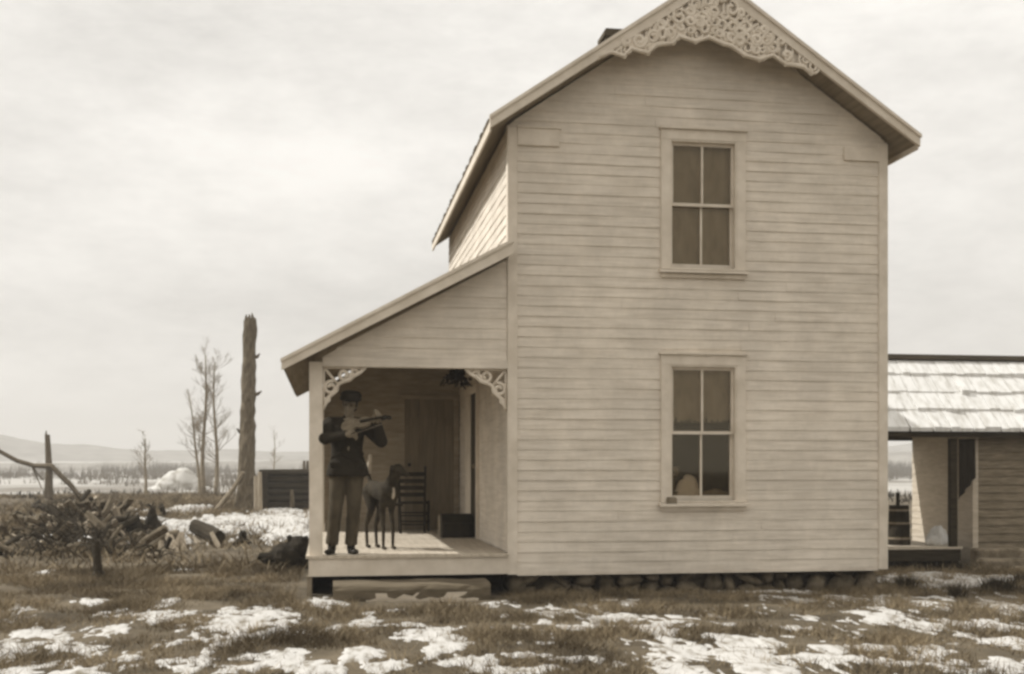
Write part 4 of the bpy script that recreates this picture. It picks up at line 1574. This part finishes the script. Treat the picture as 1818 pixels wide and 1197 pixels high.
for side in (-1, 1):
    for i in range(nC):
        t0, t1 = i / nC, (i + 1.12) / nC
        y0 = EY0 + sl_len * t0 if side < 0 else EY1 - sl_len * t0
        y1 = EY0 + sl_len * min(t1, 1) if side < 0 else EY1 - sl_len * min(t1, 1)
        x = RXL
        while x < OX1 + 0.4:
            wd = random.uniform(0.12, 0.3)
            z0, z1 = ORZ - abs(y0 - RYc) * OSL, ORZ - abs(y1 - RYc) * OSL
            jt = random.uniform(0.042, 0.075)
            e = random.uniform(-0.03, 0.025)
            m.hexa([(x, y0 + e, z0 - 0.03), (x + wd - 0.008, y0 + e, z0 - 0.03), (x + wd - 0.008, y1, z1 - 0.035), (x, y1, z1 - 0.035),
                    (x, y0 + e, z0 + jt - 0.02), (x + wd - 0.008, y0 + e, z0 + jt - 0.02), (x + wd - 0.008, y1, z1 - 0.012), (x, y1, z1 - 0.012)])
            x += wd
oroof = m.build('roof', M['roofsnow'], ob)
m = MB()
m.prism([(EY0 + 0.03, OE - 0.06), (RYc, ORZ - 0.045), (EY1 - 0.02, OE - 0.06), (EY1 - 0.02, OE - 0.13), (RYc, ORZ - 0.118), (EY0 + 0.03, OE - 0.13)], 'x', RXL + 0.02, OX1 + 0.35)
m.build('rafters', M['darklog'], oroof)
m = MB()
m.prism([(RYc - 0.08, ORZ - 0.02), (RYc, ORZ + 0.07), (RYc + 0.08, ORZ - 0.02), (RYc + 0.06, ORZ - 0.04), (RYc, ORZ + 0.01), (RYc - 0.06, ORZ - 0.04)], 'x', RXL - 0.05, OX1 + 0.45)
m.build('ridge_cap', M['darklog'], oroof)
# covered walk between house and outbuilding
m = MB()
x = 6.52
while x < 10.52:
    m.box(x, min(x + 0.17, 10.52), 18.06, 20.40, 0.03, 0.065)
    x += 0.175
m.build('walk_deck', M['porchfloor'], ob)
m = MB()
m.box(6.52, 10.5, 18.08, 18.14, -0.17, 0.028)
for x in (7.0, 9.0, 10.35):
    m.box(x, x + 0.15, 18.15, 20.3, GZ - 0.1, 0.028)
m.build('deck_joist', M['darklog'], ob)
xp = onY(1691, 900, 18.15).x
m = MB()
m.box(xp - 0.058, xp + 0.058, 18.09, 18.20, 0.066, OE - 0.14)
m.build('post', M['darklog'], ob)

# dark cloth hung by the post
m = MB()
x0, x1 = onY(1699, 800, 18.22).x, onY(1728, 800, 18.22).x
nx, nz = 14, 12
vs, fs = [], []
for jz in range(nz + 1):
    for i in range(nx + 1):
        u, v = i / nx, jz / nz
        bot = 0.86 + 0.36 * u
        vs.append((x0 + (x1 - x0) * u, 18.17 + 0.022 * math.sin(u * 17) * (0.3 + v), (OE - 0.15) * (1 - v) + bot * v))
for jz in range(nz):
    for i in range(nx):
        a = jz * (nx + 1) + i
        fs.append((a, a + 1, a + nx + 2, a + nx + 1))
m.add(vs, fs)
hc = m.build('hanging_cloth', M['jacket'], origin=((x0 + x1) / 2, 18.17, OE - 0.15), smooth=True)
sd = hc.modifiers.new('thick', 'SOLIDIFY')
sd.thickness = 0.008
tag(hc, 'dark cloth hanging from the eave beside the outbuilding post', 'cloth')

# churn on the walk, pale heap, stone steps
c0 = onY(1596, 970, 18.7)
cz = 0.066
cyl = root('butter_churn', (c0.x, 18.7, cz), 'tall dark wooden churn with upright stick on the covered walk', 'churn')
m = MB()
m.tube([(c0.x, 18.7, cz), (c0.x, 18.7, cz + 0.3), (c0.x, 18.7, cz + 0.68)], [0.19, 0.18, 0.165], 18)
m.build('tub', M['char'], cyl)
for z in (0.1, 0.36, 0.58):
    m = MB()
    m.tube([(c0.x, 18.7, cz + z), (c0.x, 18.7, cz + z + 0.035)], 0.193 - 0.025 * z / 0.6, 18)
    m.build('hoop', M['door'], cyl)
m = MB()
m.tube([(c0.x - 0.02, 18.7, cz + 0.68), (c0.x - 0.02, 18.7, cz + 0.90)], [0.035, 0.03], 8)
m.build('stick', M['char'], cyl)
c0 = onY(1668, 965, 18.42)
m = MB()  # pale heap added to stand in for a sunlit patch at the end wall
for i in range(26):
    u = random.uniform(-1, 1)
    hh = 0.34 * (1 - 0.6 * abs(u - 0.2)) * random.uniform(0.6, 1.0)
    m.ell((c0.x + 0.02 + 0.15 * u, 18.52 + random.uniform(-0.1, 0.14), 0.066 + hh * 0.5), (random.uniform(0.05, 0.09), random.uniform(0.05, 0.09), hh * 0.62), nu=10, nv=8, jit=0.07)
tag(m.build('sunlit_patch_heap', M['roofsnow'], origin=(c0.x, 18.5, 0.066), remesh=0.014, passes=3), 'small pale heap added in place of a sunlit patch at the outbuilding end wall behind the post', 'snow')
ss = [(10.62, 11.55, 17.72, 18.05, 0.05), (10.5, 11.85, 17.4, 17.72, -0.10), (10.9, 12.2, 17.1, 17.4, -0.2)]
for i, (a, b, y0, y1, zt) in enumerate(ss):
    m = MB()
    pts = []
    nn = 14
    for k in range(nn):
        an = 2 * math.pi * k / nn
        cxx, cyy = math.copysign(abs(math.cos(an)) ** 0.55, math.cos(an)), math.copysign(abs(math.sin(an)) ** 0.55, math.sin(an))
        r = random.uniform(0.9, 1.05)
        pts.append(((a + b) / 2 + (b - a) / 2 * cxx * r, (y0 + y1) / 2 + (y1 - y0) / 2 * cyy * r))
    vs = [(p[0], p[1], GZ - 0.1) for p in pts] + [(p[0], p[1], zt - 0.03 + random.uniform(-0.01, 0.01)) for p in pts] + [((p[0] - (a + b) / 2) * 0.93 + (a + b) / 2, (p[1] - (y0 + y1) / 2) * 0.88 + (y0 + y1) / 2, zt + random.uniform(-0.012, 0.012)) for p in pts]
    fs = [tuple(range(2 * nn, 3 * nn))]
    for lv in (0, 1):
        fs += [(lv * nn + k, lv * nn + (k + 1) % nn, (lv + 1) * nn + (k + 1) % nn, (lv + 1) * nn + k) for k in range(nn)]
    m.add(vs, fs)
    lab = ['uppermost flat stone slab of the steps beside the covered walk', 'middle pale stone slab of the steps beside the covered walk', 'lowest stone slab at the foot of the outbuilding steps'][i]
    tag(m.build('stone_slab', M['palestone'], origin=((a + b) / 2, (y0 + y1) / 2, GZ)), lab, 'stone step', 'stone steps at the outbuilding')


# ================================================================== YARD AT LEFT
def branch_rec(mb, p, d, ln, r, depth, up=0.25, spread=0.6, n=6):
    pts, rad = [p], [r]
    q, dd = Vector(p), Vector(d).normalized()
    seg = 5
    for i in range(seg):
        dd = (dd + Vector((random.uniform(-.3, .3), random.uniform(-.3, .3), random.uniform(-.12, .16) + up * 0.07))).normalized()
        q = q + dd * ln / seg
        pts.append(q.copy())
        rad.append(r * (1 - 0.62 * (i + 1) / seg))
    mb.tube(pts, rad, n, caps=False)
    if depth > 0:
        for k in range(random.randint(4, 6)):
            t = random.uniform(0.3, 1.0)
            i = min(int(t * seg), seg - 1)
            b = pts[i].lerp(pts[i + 1], t * seg - i)
            nd = (dd + Vector((random.uniform(-1, 1), random.uniform(-1, 1), random.uniform(-0.2, 0.7))) * spread).normalized()
            branch_rec(mb, b, nd, ln * random.uniform(0.4, 0.62), max(rad[i] * 0.5, 0.003), depth - 1, up, spread, 5)


def bare_tree(base_px, base_py, top_py, r, lean, label, bstart=0.35, nb=14, Y=None, bl=0.22, grp='bare trees at the field edge'):
    b = G(base_px, base_py)
    if Y:
        b = onY(base_px, base_py, Y)
    z0 = gzf(b.x, b.y)
    hgt = onY(base_px, top_py, b.y).z - z0
    t = root('bare_tree', (b.x, b.y, z0), label, 'tree', grp)
    m = MB()
    pts, rad = [], []
    N = 12
    for i in range(N + 1):
        u = i / N
        pts.append(Vector((b.x + lean * hgt * u * u + 0.03 * hgt * 0.3 * math.sin(u * 7 + base_px), b.y + 0.02 * hgt * math.sin(u * 5), z0 - 0.1 + hgt * u)))
        rad.append(r * (1 - 0.85 * u) + 0.008)
    m.tube(pts, rad, 8)
    m.build('trunk', M['treebark'], t, smooth=True)
    m = MB()
    for k in range(nb):
        u = random.uniform(bstart, 0.98)
        i = min(int(u * N), N - 1)
        p = pts[i].lerp(pts[i + 1], u * N - i)
        a = random.uniform(0, 6.28)
        dd = Vector((math.cos(a), math.sin(a), random.uniform(0.3, 1.8)))
        branch_rec(m, p, dd, hgt * bl * random.uniform(0.5, 1.0) * (1.15 - 0.6 * u), max(rad[i] * 0.27, 0.008), 3 if k % 3 == 0 else 2, 0.5, 0.7)
    m.build('crown', M['treebark'], t)
    return t


bare_tree(361, 880, 628, 0.12, 0.02, 'tallest bare tree left of the broken trunk at the field edge', 0.3, 30)
bare_tree(383, 880, 640, 0.11, -0.01, 'straight bare tree nearest the broken trunk at the field edge', 0.25, 28)
bare_tree(353, 881, 700, 0.08, -0.10, 'smaller bare tree leaning outward beside the two tall ones', 0.35, 18)
bare_tree(258, 876, 775, 0.09, 0.0, 'small faint bare sapling alone at the field edge', 0.3, 14, bl=0.3)
bare_tree(487, 862, 762, 0.14, 0.0, 'distant thin bare tree rising behind the dark log pen', 0.3, 12, bl=0.25)

# broken dead trunk
b = G(436, 905)
z0 = gzf(b.x, b.y)
zt = onY(440, 562, b.y).z
sn = root('dead_tree', (b.x, b.y, z0), 'tall broken dead tree trunk without branches standing in the yard', 'dead tree')
m = MB()
N = 26
pts, rad = [], []
for i in range(N + 1):
    u = i / N
    px = 436 + 8 * u
    c = onY(px, 800, b.y).x
    pts.append((c + 0.008 * math.sin(i * 1.3), b.y, z0 - 0.2 + (zt - 0.15 - z0 + 0.2) * u))
    rad.append((0.285 - 0.075 * u + 0.16 * math.exp(-u * 14)) * random.uniform(0.95, 1.06))
m.tube(pts, rad, 16, wob=0.11)
for (u_, a_, l_) in ((0.62, 0.3, 0.25), (0.83, 0.0, 0.14), (0.45, 3.4, 0.16)):
    q_ = Vector(pts[int(u_ * N)])
    m.tube([q_, q_ + Vector((math.cos(a_) * (0.2 + l_ * 0.5), -0.05, 0.06)), q_ + Vector((math.cos(a_) * (0.2 + l_), -0.08, 0.16))], [0.09, 0.06, 0.02], 7, wob=0.15)
for k in range(7):
    a = k / 7 * 6.28
    p = Vector(pts[-1]) + Vector((0.14 * math.cos(a), 0.14 * math.sin(a), -0.15))
    m.tube([p, p + Vector((0, 0, 0.22)), p + Vector((random.uniform(-.03, .03), 0, random.uniform(0.25, 0.42)))], [0.08, 0.06, 0.015], 6)
m.build('trunk', M['bark'], sn)
m = MB()
for k in range(6):
    a = k / 6 * 6.28 + 0.4
    m.tube([Vector((b.x, b.y, z0 + 0.35)) + Vector((0.22 * math.cos(a), 0.22 * math.sin(a), 0)), Vector((b.x, b.y, z0 + 0.05)) + Vector((0.38 * math.cos(a), 0.38 * math.sin(a), -0.02)), Vector((b.x, b.y, z0 - 0.15)) + Vector((0.55 * math.cos(a), 0.55 * math.sin(a), 0))], [0.10, 0.06, 0.03], 8, wob=0.08)
m.build('root', M['bark'], sn)
# leaning branch and pale posts by the trunk
p0, p1 = G(385, 905), onY(432, 838, b.y - 0.4)
m = MB()
m.tube([p0, p0.lerp(p1, 0.5) + Vector((0.1, 0, 0.06)), p1], [0.09, 0.075, 0.05], 8, wob=0.1)
tag(m.build('leaning_limb', M['treebark'], origin=p0), 'grey limb leaning against the foot of the tall broken trunk', 'limb')
for (px, tp, lab) in ((455, 845, 'pale fence post touching the foot of the broken trunk'), (462, 838, 'pale fence post at the end of the dark log pen')):
    p = G(px, 908)
    t_ = onY(px - 1, tp, p.y)
    m = MB()
    m.tube([p - Vector((0, 0, 0.1)), p.lerp(t_, 0.5), t_], [0.075, 0.07, 0.06], 8, wob=0.12)
    tag(m.build('fence_post', M['palewood'], origin=p), lab, 'post', 'pale posts by the broken trunk')

# dark log pen
p0 = G(466, 905)
Yp = p0.y
pen = root('log_pen', (p0.x + 1.6, Yp, 0), 'dark low log pen beyond the porch with a gap in its wall', 'log pen')
for i in range(6):
    m = MB()
    zz = onY(500, 897 - i * 11.5, Yp).z
    m.tube([(p0.x - 0.15 + 0.05 * (i % 2), Yp + 0.02 * i, zz), (p0.x + 1.6, Yp, zz + random.uniform(-.02, .02)), (p0.x + 3.2, Yp, zz)], [0.105, 0.115, 0.10], 10, wob=0.06)
    m.build('log', M['darklog'], pen)
for i in range(5):
    m = MB()
    zz = onY(500, 891 - i * 11.5, Yp).z
    m.tube([(p0.x + 0.1, Yp - 0.25, zz), (p0.x + 0.1, Yp + 2.4, zz)], [0.1, 0.1], 10, wob=0.06)
    m.build('log', M['darklog'], pen)
m = MB()
for px in (540, 546):
    t_ = onY(px, 818, Yp + 0.15)
    m.tube([(t_.x, t_.y, 0), t_], [0.05, 0.04], 8, wob=0.1)
m.tube([onY(519, 900, Yp - 0.13), onY(518, 870, Yp - 0.13)], [0.09, 0.06], 8)
m.build('stake', M['bark'], pen)
m = MB()
m.box(p0.x - 0.05, p0.x + 3.2, Yp + 1.2, Yp + 2.3, 0.0, onY(500, 842, Yp).z)
m.build('rear_logs', M['darklog'], pen)


# stumps
def stump(px, py, wpx, hpx, label, m_, lean=0.0, flare=1.4, taper=0.0):
    b = G(px, py)
    sc = (onY(px + 50, py, b.y).x - b.x) / 50
    w, h = wpx * sc / 2, hpx * sc
    z0 = gzf(b.x, b.y)
    r = root('stump', (b.x, b.y, z0), label, 'stump')
    m = MB()
    N = 9
    pts, rad = [], []
    for i in range(N + 1):
        u = i / N
        pts.append((b.x + lean * h * u, b.y, z0 - 0.06 + h * u * 0.9))
        rad.append(w * (1 - taper * u) * (1 + (flare - 1) * math.exp(-u * 6)) * random.uniform(0.93, 1.05))
    m.tube(pts, rad, 14, wob=0.10)
    for k in range(5):
        a = k / 5 * 6.28 + random.random()
        p = Vector(pts[-1]) + Vector((0.55 * w * (1 - taper) * math.cos(a), 0.55 * w * (1 - taper) * math.sin(a), -0.04))
        m.tube([p, p + Vector((0.02 * random.uniform(-1, 1), 0, h * random.uniform(0.08, 0.2)))], [w * 0.4 * (1 - taper), w * 0.12], 6)
    m.build('trunk', m_, r)
    m = MB()
    for k in range(5):
        a = k / 5 * 6.28 + random.random()
        m.tube([Vector((b.x, b.y, z0 + h * 0.16)) + Vector((0.6 * w * math.cos(a), 0.6 * w * math.sin(a), 0)), Vector((b.x + 1.3 * w * math.cos(a), b.y + 1.3 * w * math.sin(a), z0 + 0.01)), Vector((b.x + 2 * w * math.cos(a), b.y + 2 * w * math.sin(a), z0 - 0.06))], [w * 0.5, w * 0.36, w * 0.12], 7, wob=0.1)
    m.build('root', m_, r)


stump(175, 1028, 17, 80, 'slim dark stump standing alone in front of the debris heap', M['darklog'], -0.05, taper=0.25)
stump(270, 948, 36, 52, 'black charred stump with a pointed top at the end of the heap', M['char'], taper=0.65)
stump(238, 952, 34, 44, 'lower black stump touching the pointed charred stump', M['char'], taper=0.4)
stump(431, 966, 22, 32, 'small black stump in front of the bright snow strip', M['char'], taper=0.5)
# uprooted stump lying by the porch corner
b = G(508, 1013)
z0 = gzf(b.x, b.y)
m = MB()
m.ell((b.x + 0.02, b.y + 0.2, z0 + 0.17), (0.27, 0.24, 0.2), nu=20, nv=12, jit=0.07)
m.ell((b.x + 0.16, b.y + 0.2, z0 + 0.3), (0.15, 0.2, 0.16), nu=16, nv=10, jit=0.08)
m.tube([(b.x - 0.1, b.y + 0.15, z0 + 0.13), (b.x - 0.3, b.y + 0.1, z0 + 0.17), (b.x - 0.38, b.y + 0.1, z0 + 0.2)], [0.12, 0.07, 0.045], 8, wob=0.12)
m.tube([(b.x + 0.1, b.y + 0.2, z0 + 0.35), (b.x + 0.02, b.y + 0.2, z0 + 0.47)], [0.08, 0.03], 8, wob=0.12)
m.tube([(b.x + 0.2, b.y + 0.2, z0 + 0.36), (b.x + 0.3, b.y + 0.2, z0 + 0.44)], [0.09, 0.04], 8, wob=0.12)
m.tube([(b.x + 0.25, b.y + 0.1, z0 + 0.1), (b.x + 0.36, b.y + 0.0, z0 - 0.02)], [0.1, 0.04], 8, wob=0.12)
m.tube([(b.x - 0.15, b.y + 0.1, z0 + 0.1), (b.x - 0.27, b.y - 0.02, z0 - 0.02)], [0.08, 0.03], 8, wob=0.12)
tag(m.build('uprooted_stump', M['char'], origin=(b.x, b.y, z0)), 'bulky black uprooted stump lying beside the porch corner post', 'stump')

# leaning pale slabs left of the snow strip
for (a, b_, c, d, lab, w) in ((312, 972, 322, 945, 'pale split slab standing among the chips near the snow strip', 0.07), (326, 973, 320, 946, 'pale slab leaning against another before the snow strip', 0.06),
                              (388, 972, 374, 945, 'pale split rail leaning toward the debris heap', 0.05), (352, 965, 345, 950, 'short pale billet propped on the dark log', 0.07), (298, 978, 306, 966, 'stubby pale chunk of wood on the grass', 0.08)):
    p0 = G(a, b_)
    p1 = onY(c, d, p0.y + 0.15)
    m = MB()
    dv = (p1 - p0).normalized()
    sv = dv.cross(Vector((0, 1, 0))).normalized()
    m.hexa([p0 - sv * w, p0 + sv * w, p0 + sv * w + Vector((0, 0.06, 0)), p0 - sv * w + Vector((0, 0.06, 0)), p1 - sv * w * 0.8, p1 + sv * w * 0.5, p1 + sv * w * 0.5 + Vector((0, 0.05, 0)), p1 - sv * w * 0.8 + Vector((0, 0.05, 0))])
    tag(m.build('wood_slab', M['palewood'], origin=p0), lab, 'slab', 'pale split wood before the snow strip')
p0 = G(345, 962)
m = MB()
m.tube([p0 + Vector((0, 0, 0.30)), p0 + Vector((0.3, -0.3, 0.18)), p0 + Vector((0.5, -0.6, 0.1))], [0.13, 0.15, 0.14], 10, wob=0.1)
m.tube([p0 + Vector((0.3, -0.3, 0.15)), p0 + Vector((0.38, -0.2, -0.05))], [0.1, 0.08], 8, wob=0.1)
tag(m.build('dark_log', M['darklog'], origin=p0), 'dark short log among the pale slabs before the snow strip', 'log')

# dead post with the broken limb across it, far left
b = G(86, 887)
z0 = gzf(b.x, b.y)
dt = root('dead_tree', (b.x, b.y, z0), 'dead stub tree with a long bare limb bent across it', 'dead tree')
m = MB()
tp = onY(84, 772, b.y)
m.tube([(b.x, b.y, z0 - 0.1), onY(87, 835, b.y), tp], [0.2, 0.15, 0.11], 10, wob=0.08)
m.tube([tp - Vector((0.05, 0, 0.05)), onY(82, 764, b.y)], [0.07, 0.01], 6)
m.build('trunk', M['bark'], dt)
m = MB()
ptl = [onY(-30, 785, b.y - 0.2), onY(0, 802, b.y - 0.2), onY(30, 818, b.y - 0.2), onY(60, 827, b.y - 0.2), onY(92, 828, b.y - 0.25), onY(108, 845, b.y - 0.3), onY(126, 862, b.y - 0.3), onY(140, 880, b.y - 0.3)]
m.tube(ptl, [0.07, 0.085, 0.09, 0.1, 0.12, 0.12, 0.11, 0.1], 8, wob=0.1)
m.tube([onY(56, 826, b.y - 0.2), onY(66, 848, b.y - 0.2), onY(74, 868, b.y - 0.2)], [0.05, 0.035, 0.02], 6)
branch_rec(m, ptl[1], Vector((-0.3, 0.2, 0.6)), 1.2, 0.03, 1)
branch_rec(m, ptl[3], Vector((0.1, 0.2, -0.6)), 0.9, 0.03, 1)
m.build('limb', M['bark'], dt)

# debris heap: logs, stones and brush
protos = []
for k in range(3):
    m = MB()
    L_ = 1.0
    m.tube([(-L_ / 2, 0, 0), (-0.15, 0.03 * k, 0.03), (0.2, -0.03, 0.02), (L_ / 2, 0.02, 0)], [0.11, 0.105, 0.095, 0.08], 9, wob=0.12)
    if k:
        m.tube([(0.1, 0, 0.05), (0.25, 0.05, 0.28)], [0.05, 0.02], 6)
    o = m.build('log', [M['heaplog'], M['darklog'], M['bark']][k])
    tag(o, ['weathered pale log thrown on the debris heap', 'dark rotting log in the debris heap', 'grey barked log in the debris heap'][k], 'log', ['pale logs of the debris heap', 'dark logs of the debris heap', 'grey logs of the debris heap'][k])
    protos.append(o)
first = [True] * 3
for i in range(150):
    k = i % 3
    u, v = random.gauss(-0.1, 0.75), random.uniform(-1, 1)
    c = G(165 + 105 * max(-1.6, min(1.2, u)), 945 + 42 * v)
    top = max(0, 1 - abs(u) * 0.8) * 0.5 * (1 - abs(v - (-0.4)) * 0.6)
    z = gzf(c.x, c.y) + 0.06 + max(0, top) * random.random() * 1.35
    o = protos[k] if first[k] else protos[k].copy()
    if not first[k]:
        COL.objects.link(o)
    first[k] = False
    s = random.uniform(0.4, 1.1)
    o.scale = (s, s * random.uniform(0.3, 0.9), s * random.uniform(0.3, 0.9))
    o.location = (c.x, c.y, z)
    o.rotation_euler = (random.uniform(0, 6), random.uniform(-0.75, 0.75), random.uniform(0, 6.28))
pp = None
for i in range(34):
    if pp is None:
        m = MB()
        m.hexa([(-0.22, -0.05, 0), (0.2, -0.06, 0.01), (0.22, 0.05, 0), (-0.2, 0.04, 0.01), (-0.24, -0.03, 0.07), (0.21, -0.04, 0.08), (0.18, 0.06, 0.09), (-0.19, 0.05, 0.06)])
        m.tube([(0.2, 0, 0.04), (0.26, 0.01, 0.05)], [0.045, 0.015], 6)
        pp = m.build('wood_chunk', M['palewood'])
        tag(pp, 'pale split chunk of wood thrown on the debris heap', 'wood chunk', 'pale chunks of the debris heap')
        o = pp
    else:
        o = pp.copy()
        COL.objects.link(o)
    u = max(-1.3, min(1.3, random.gauss(0, 0.6)))
    c = G(165 + 110 * u, random.uniform(905, 985))
    s = random.uniform(0.5, 1.2)
    o.scale = (s, s, s)
    o.location = (c.x, c.y - 0.1, gzf(c.x, c.y) + 0.05 + 0.5 * random.random() * max(0, 1 - abs(u)))
    o.rotation_euler = (random.uniform(-1, 1), random.uniform(-1.3, 1.3), random.uniform(0, 6.28))
sp = None
for i in range(36):
    c = G(random.uniform(5, 300), random.uniform(905, 990))
    if sp is None:
        m = MB()
        m.ell((0, 0, 0.05), (0.17, 0.14, 0.11), nu=14, nv=9, jit=0.12)
        sp = m.build('boulder', M['palestone'], smooth=True)
        tag(sp, 'pale rounded fieldstone in the debris heap', 'stone', 'pale stones of the debris heap')
        o = sp
    else:
        o = sp.copy()
        COL.objects.link(o)
    s = random.uniform(0.5, 1.1)
    o.scale = (s * random.uniform(0.7, 1.2), s, s * random.uniform(0.5, 1.1))
    o.rotation_euler = (0, 0, random.uniform(0, 6.28))
    u = abs(c.x - HEAP.x)
    o.location = (c.x, c.y, gzf(c.x, c.y) + (0.25 * random.random() if u < 1.0 and c.y > HEAP.y else 0))
# snow-capped stones
for (px, py, s) in ((84, 968, 0.9), (100, 958, 0.7), (152, 970, 0.75), (176, 902, 0.8), (196, 900, 0.95), (207, 940, 0.55)):
    c = G(px, py + 6)
    z = gzf(c.x, c.y)
    m = MB()
    m.ell((c.x, c.y, z + 0.08), (0.2 * s, 0.17 * s, 0.16 * s), nu=14, nv=9, jit=0.1)
    m.ell((c.x, c.y - 0.01, z + 0.16), (0.17 * s, 0.16 * s, 0.10 * s), nu=14, nv=9, jit=0.05, mi=1)
    tag(m.build('snowy_stone', [M['stone'], M['roofsnow']], origin=(c.x, c.y, z), smooth=True), 'fieldstone capped with bright snow at the debris heap', 'stone', 'snow capped stones at the debris heap')
# tangled brush in the heap and dark weeds by the outbuilding
m = MB()
for i in range(900):
    u = random.gauss(0, 0.8)
    c = G(140 + 110 * max(-1.6, min(1.3, u)), random.uniform(900, 995))
    z = gzf(c.x, c.y)
    a = random.uniform(0, 6.28)
    dd = Vector((math.cos(a), math.sin(a), random.uniform(0.1, 1.3))).normalized()
    ln = random.uniform(0.12, 0.5) * (1.2 if abs(u) < 0.5 else 0.7)
    p = Vector((c.x, c.y, z + random.random() * 0.45 * max(0.1, 1 - abs(u))))
    m.tube([p, p + dd * ln * 0.5 + Vector((0, 0, 0.05)), p + dd * ln + Vector((random.uniform(-.1, .1), 0, -0.03))], [0.016, 0.010, 0.004], 5)
tag(m.build('brush', M['darklog']), 'tangled dead brush piled over the debris heap', 'brush', kind='stuff')
m = MB()
for i in range(1500):
    px = random.uniform(1565, 1835)
    c = G(px, random.uniform(1000, 1022), -0.25)
    z = gzf(c.x, c.y)
    ln = random.uniform(0.08, 0.24)
    a = random.uniform(0, 6.28)
    dd = Vector((0.6 * math.cos(a), 0.6 * math.sin(a), 1)).normalized() * ln
    w = Vector((random.uniform(0.006, 0.012), 0, 0))
    p = Vector((c.x, c.y, z - 0.02))
    m.add([p - w, p + w, p + dd], [(0, 1, 2)])
for (px, py, n_, s) in ((1606, 1046, 160, 0.1), (1772, 1050, 300, 0.14), (1808, 1040, 120, 0.09), (1700, 1060, 60, 0.08)):
    c = G(px, py)
    z = gzf(c.x, c.y)
    for i in range(n_):
        a, r = random.uniform(0, 6.28), random.uniform(0, s)
        p = Vector((c.x + 1.5 * r * math.cos(a), c.y + r * math.sin(a), z))
        dd = Vector((random.uniform(-.7, .7), random.uniform(-.7, .7), 1)).normalized() * random.uniform(0.08, 0.22)
        w = Vector((random.uniform(0.006, 0.012), 0, 0))
        m.add([p - w, p + w, p + dd], [(0, 1, 2)])
tag(m.build('weeds', M['brush']), 'dark dry weeds growing in front of the outbuilding walk', 'weeds', kind='stuff')

# rounded snowy mound in the field
c = G(315, 870)
m = MB()
sc = (onY(365, 870, c.y).x - c.x) / 50
for (dx_, w_, h_) in ((-6, 34, 36), (8, 28, 42), (-20, 24, 26), (24, 22, 24), (0, 52, 17), (-30, 30, 10), (34, 30, 9)):
    m.ell((c.x + dx_ * sc, c.y + 1.5, gzf(c.x, c.y) - 0.1), (w_ * sc, 1.6, h_ * sc), nu=32, nv=16, jit=0.05)
tag(m.build('snow_mound', M['moundsnow'], origin=(c.x, c.y + 1.5, 0), smooth=True), 'rounded bright snow covered mound in the field behind the bare trees', 'mound')

# thin winter air
hz = MB()
hz.box(-1500, 1900, -400, 2000, -9, 60)
hm_ = bpy.data.materials.new('thin_haze')
hm_.use_nodes = True
hn, hl = hm_.node_tree.nodes, hm_.node_tree.links
hn.clear()
pv = hn.new('ShaderNodeVolumePrincipled')
pv.inputs['Color'].default_value = (0.95, 0.92, 0.87, 1)
pv.inputs['Density'].default_value = 0.0012
oo = hn.new('ShaderNodeOutputMaterial')
hl.new(pv.outputs[0], oo.inputs['Volume'])
tag(hz.build('haze', hm_), kind='stuff')

# ragged weeds along the far edge of the clearing
m = MB()
for i in range(2600):
    Y = random.uniform(52, 70)
    X = random.uniform(-30, 46)
    d = float(fbm(X * 0.35, Y * 0.1 + 40, 3))
    if random.random() > (d - 0.38) * 5:
        continue
    z = gzf(X, Y)
    p = Vector((X, Y, z - 0.03))
    ln = random.uniform(0.25, 0.5) * (0.4 + 3.2 * max(0, d - 0.42))
    for q in range(3):
        dd = Vector((random.uniform(-.5, .5), random.uniform(-.3, .3), 1)).normalized() * ln
        w = Vector((random.uniform(0.015, 0.04), 0, 0))
        m.add([p - w, p + w, p + dd], [(0, 1, 2)])
tag(m.build('field_weeds', M['brush']), 'ragged dark weeds along the far edge of the clearing', 'weeds', kind='stuff')

# winter woods and scrub across the far fields
bl_ = []
cov = []
n_ = 0
while n_ < 5200:
    Y = random.uniform(95, 380)
    X = random.uniform(-0.34 * Y - 10, 0.75 * Y + 10)
    d = float(fbm(X * 0.03 + 7, Y * 0.012 + 3, 4))
    if random.random() > (d - 0.44) * 7:
        continue
    n_ += 1
    z = gzf(X, Y) - 0.1
    hgt = random.uniform(0.6, 2.2) * (0.5 + Y / 170) * (0.5 + 2 * max(0, d - 0.45))
    for q in range(7):
        bx, by = X + random.uniform(-1, 1) * hgt * 0.5, Y + random.uniform(-1, 1) * hgt * 0.5
        hx_ = hgt * random.uniform(0.4, 1.0)
        w = hgt * random.uniform(0.012, 0.05)
        tx = random.uniform(-0.35, 0.35) * hx_
        bl_ += [(bx - w, by, z), (bx + w, by, z), (bx + tx, by + random.uniform(-0.3, 0.3) * hx_, z + hx_)]
tag(np_mesh('woods', np.array(bl_), np.arange(len(bl_)).reshape(-1, 3), M['farbrush'], False), 'bare winter woods and scrub scattered across the far snowy fields', 'woods', kind='stuff')
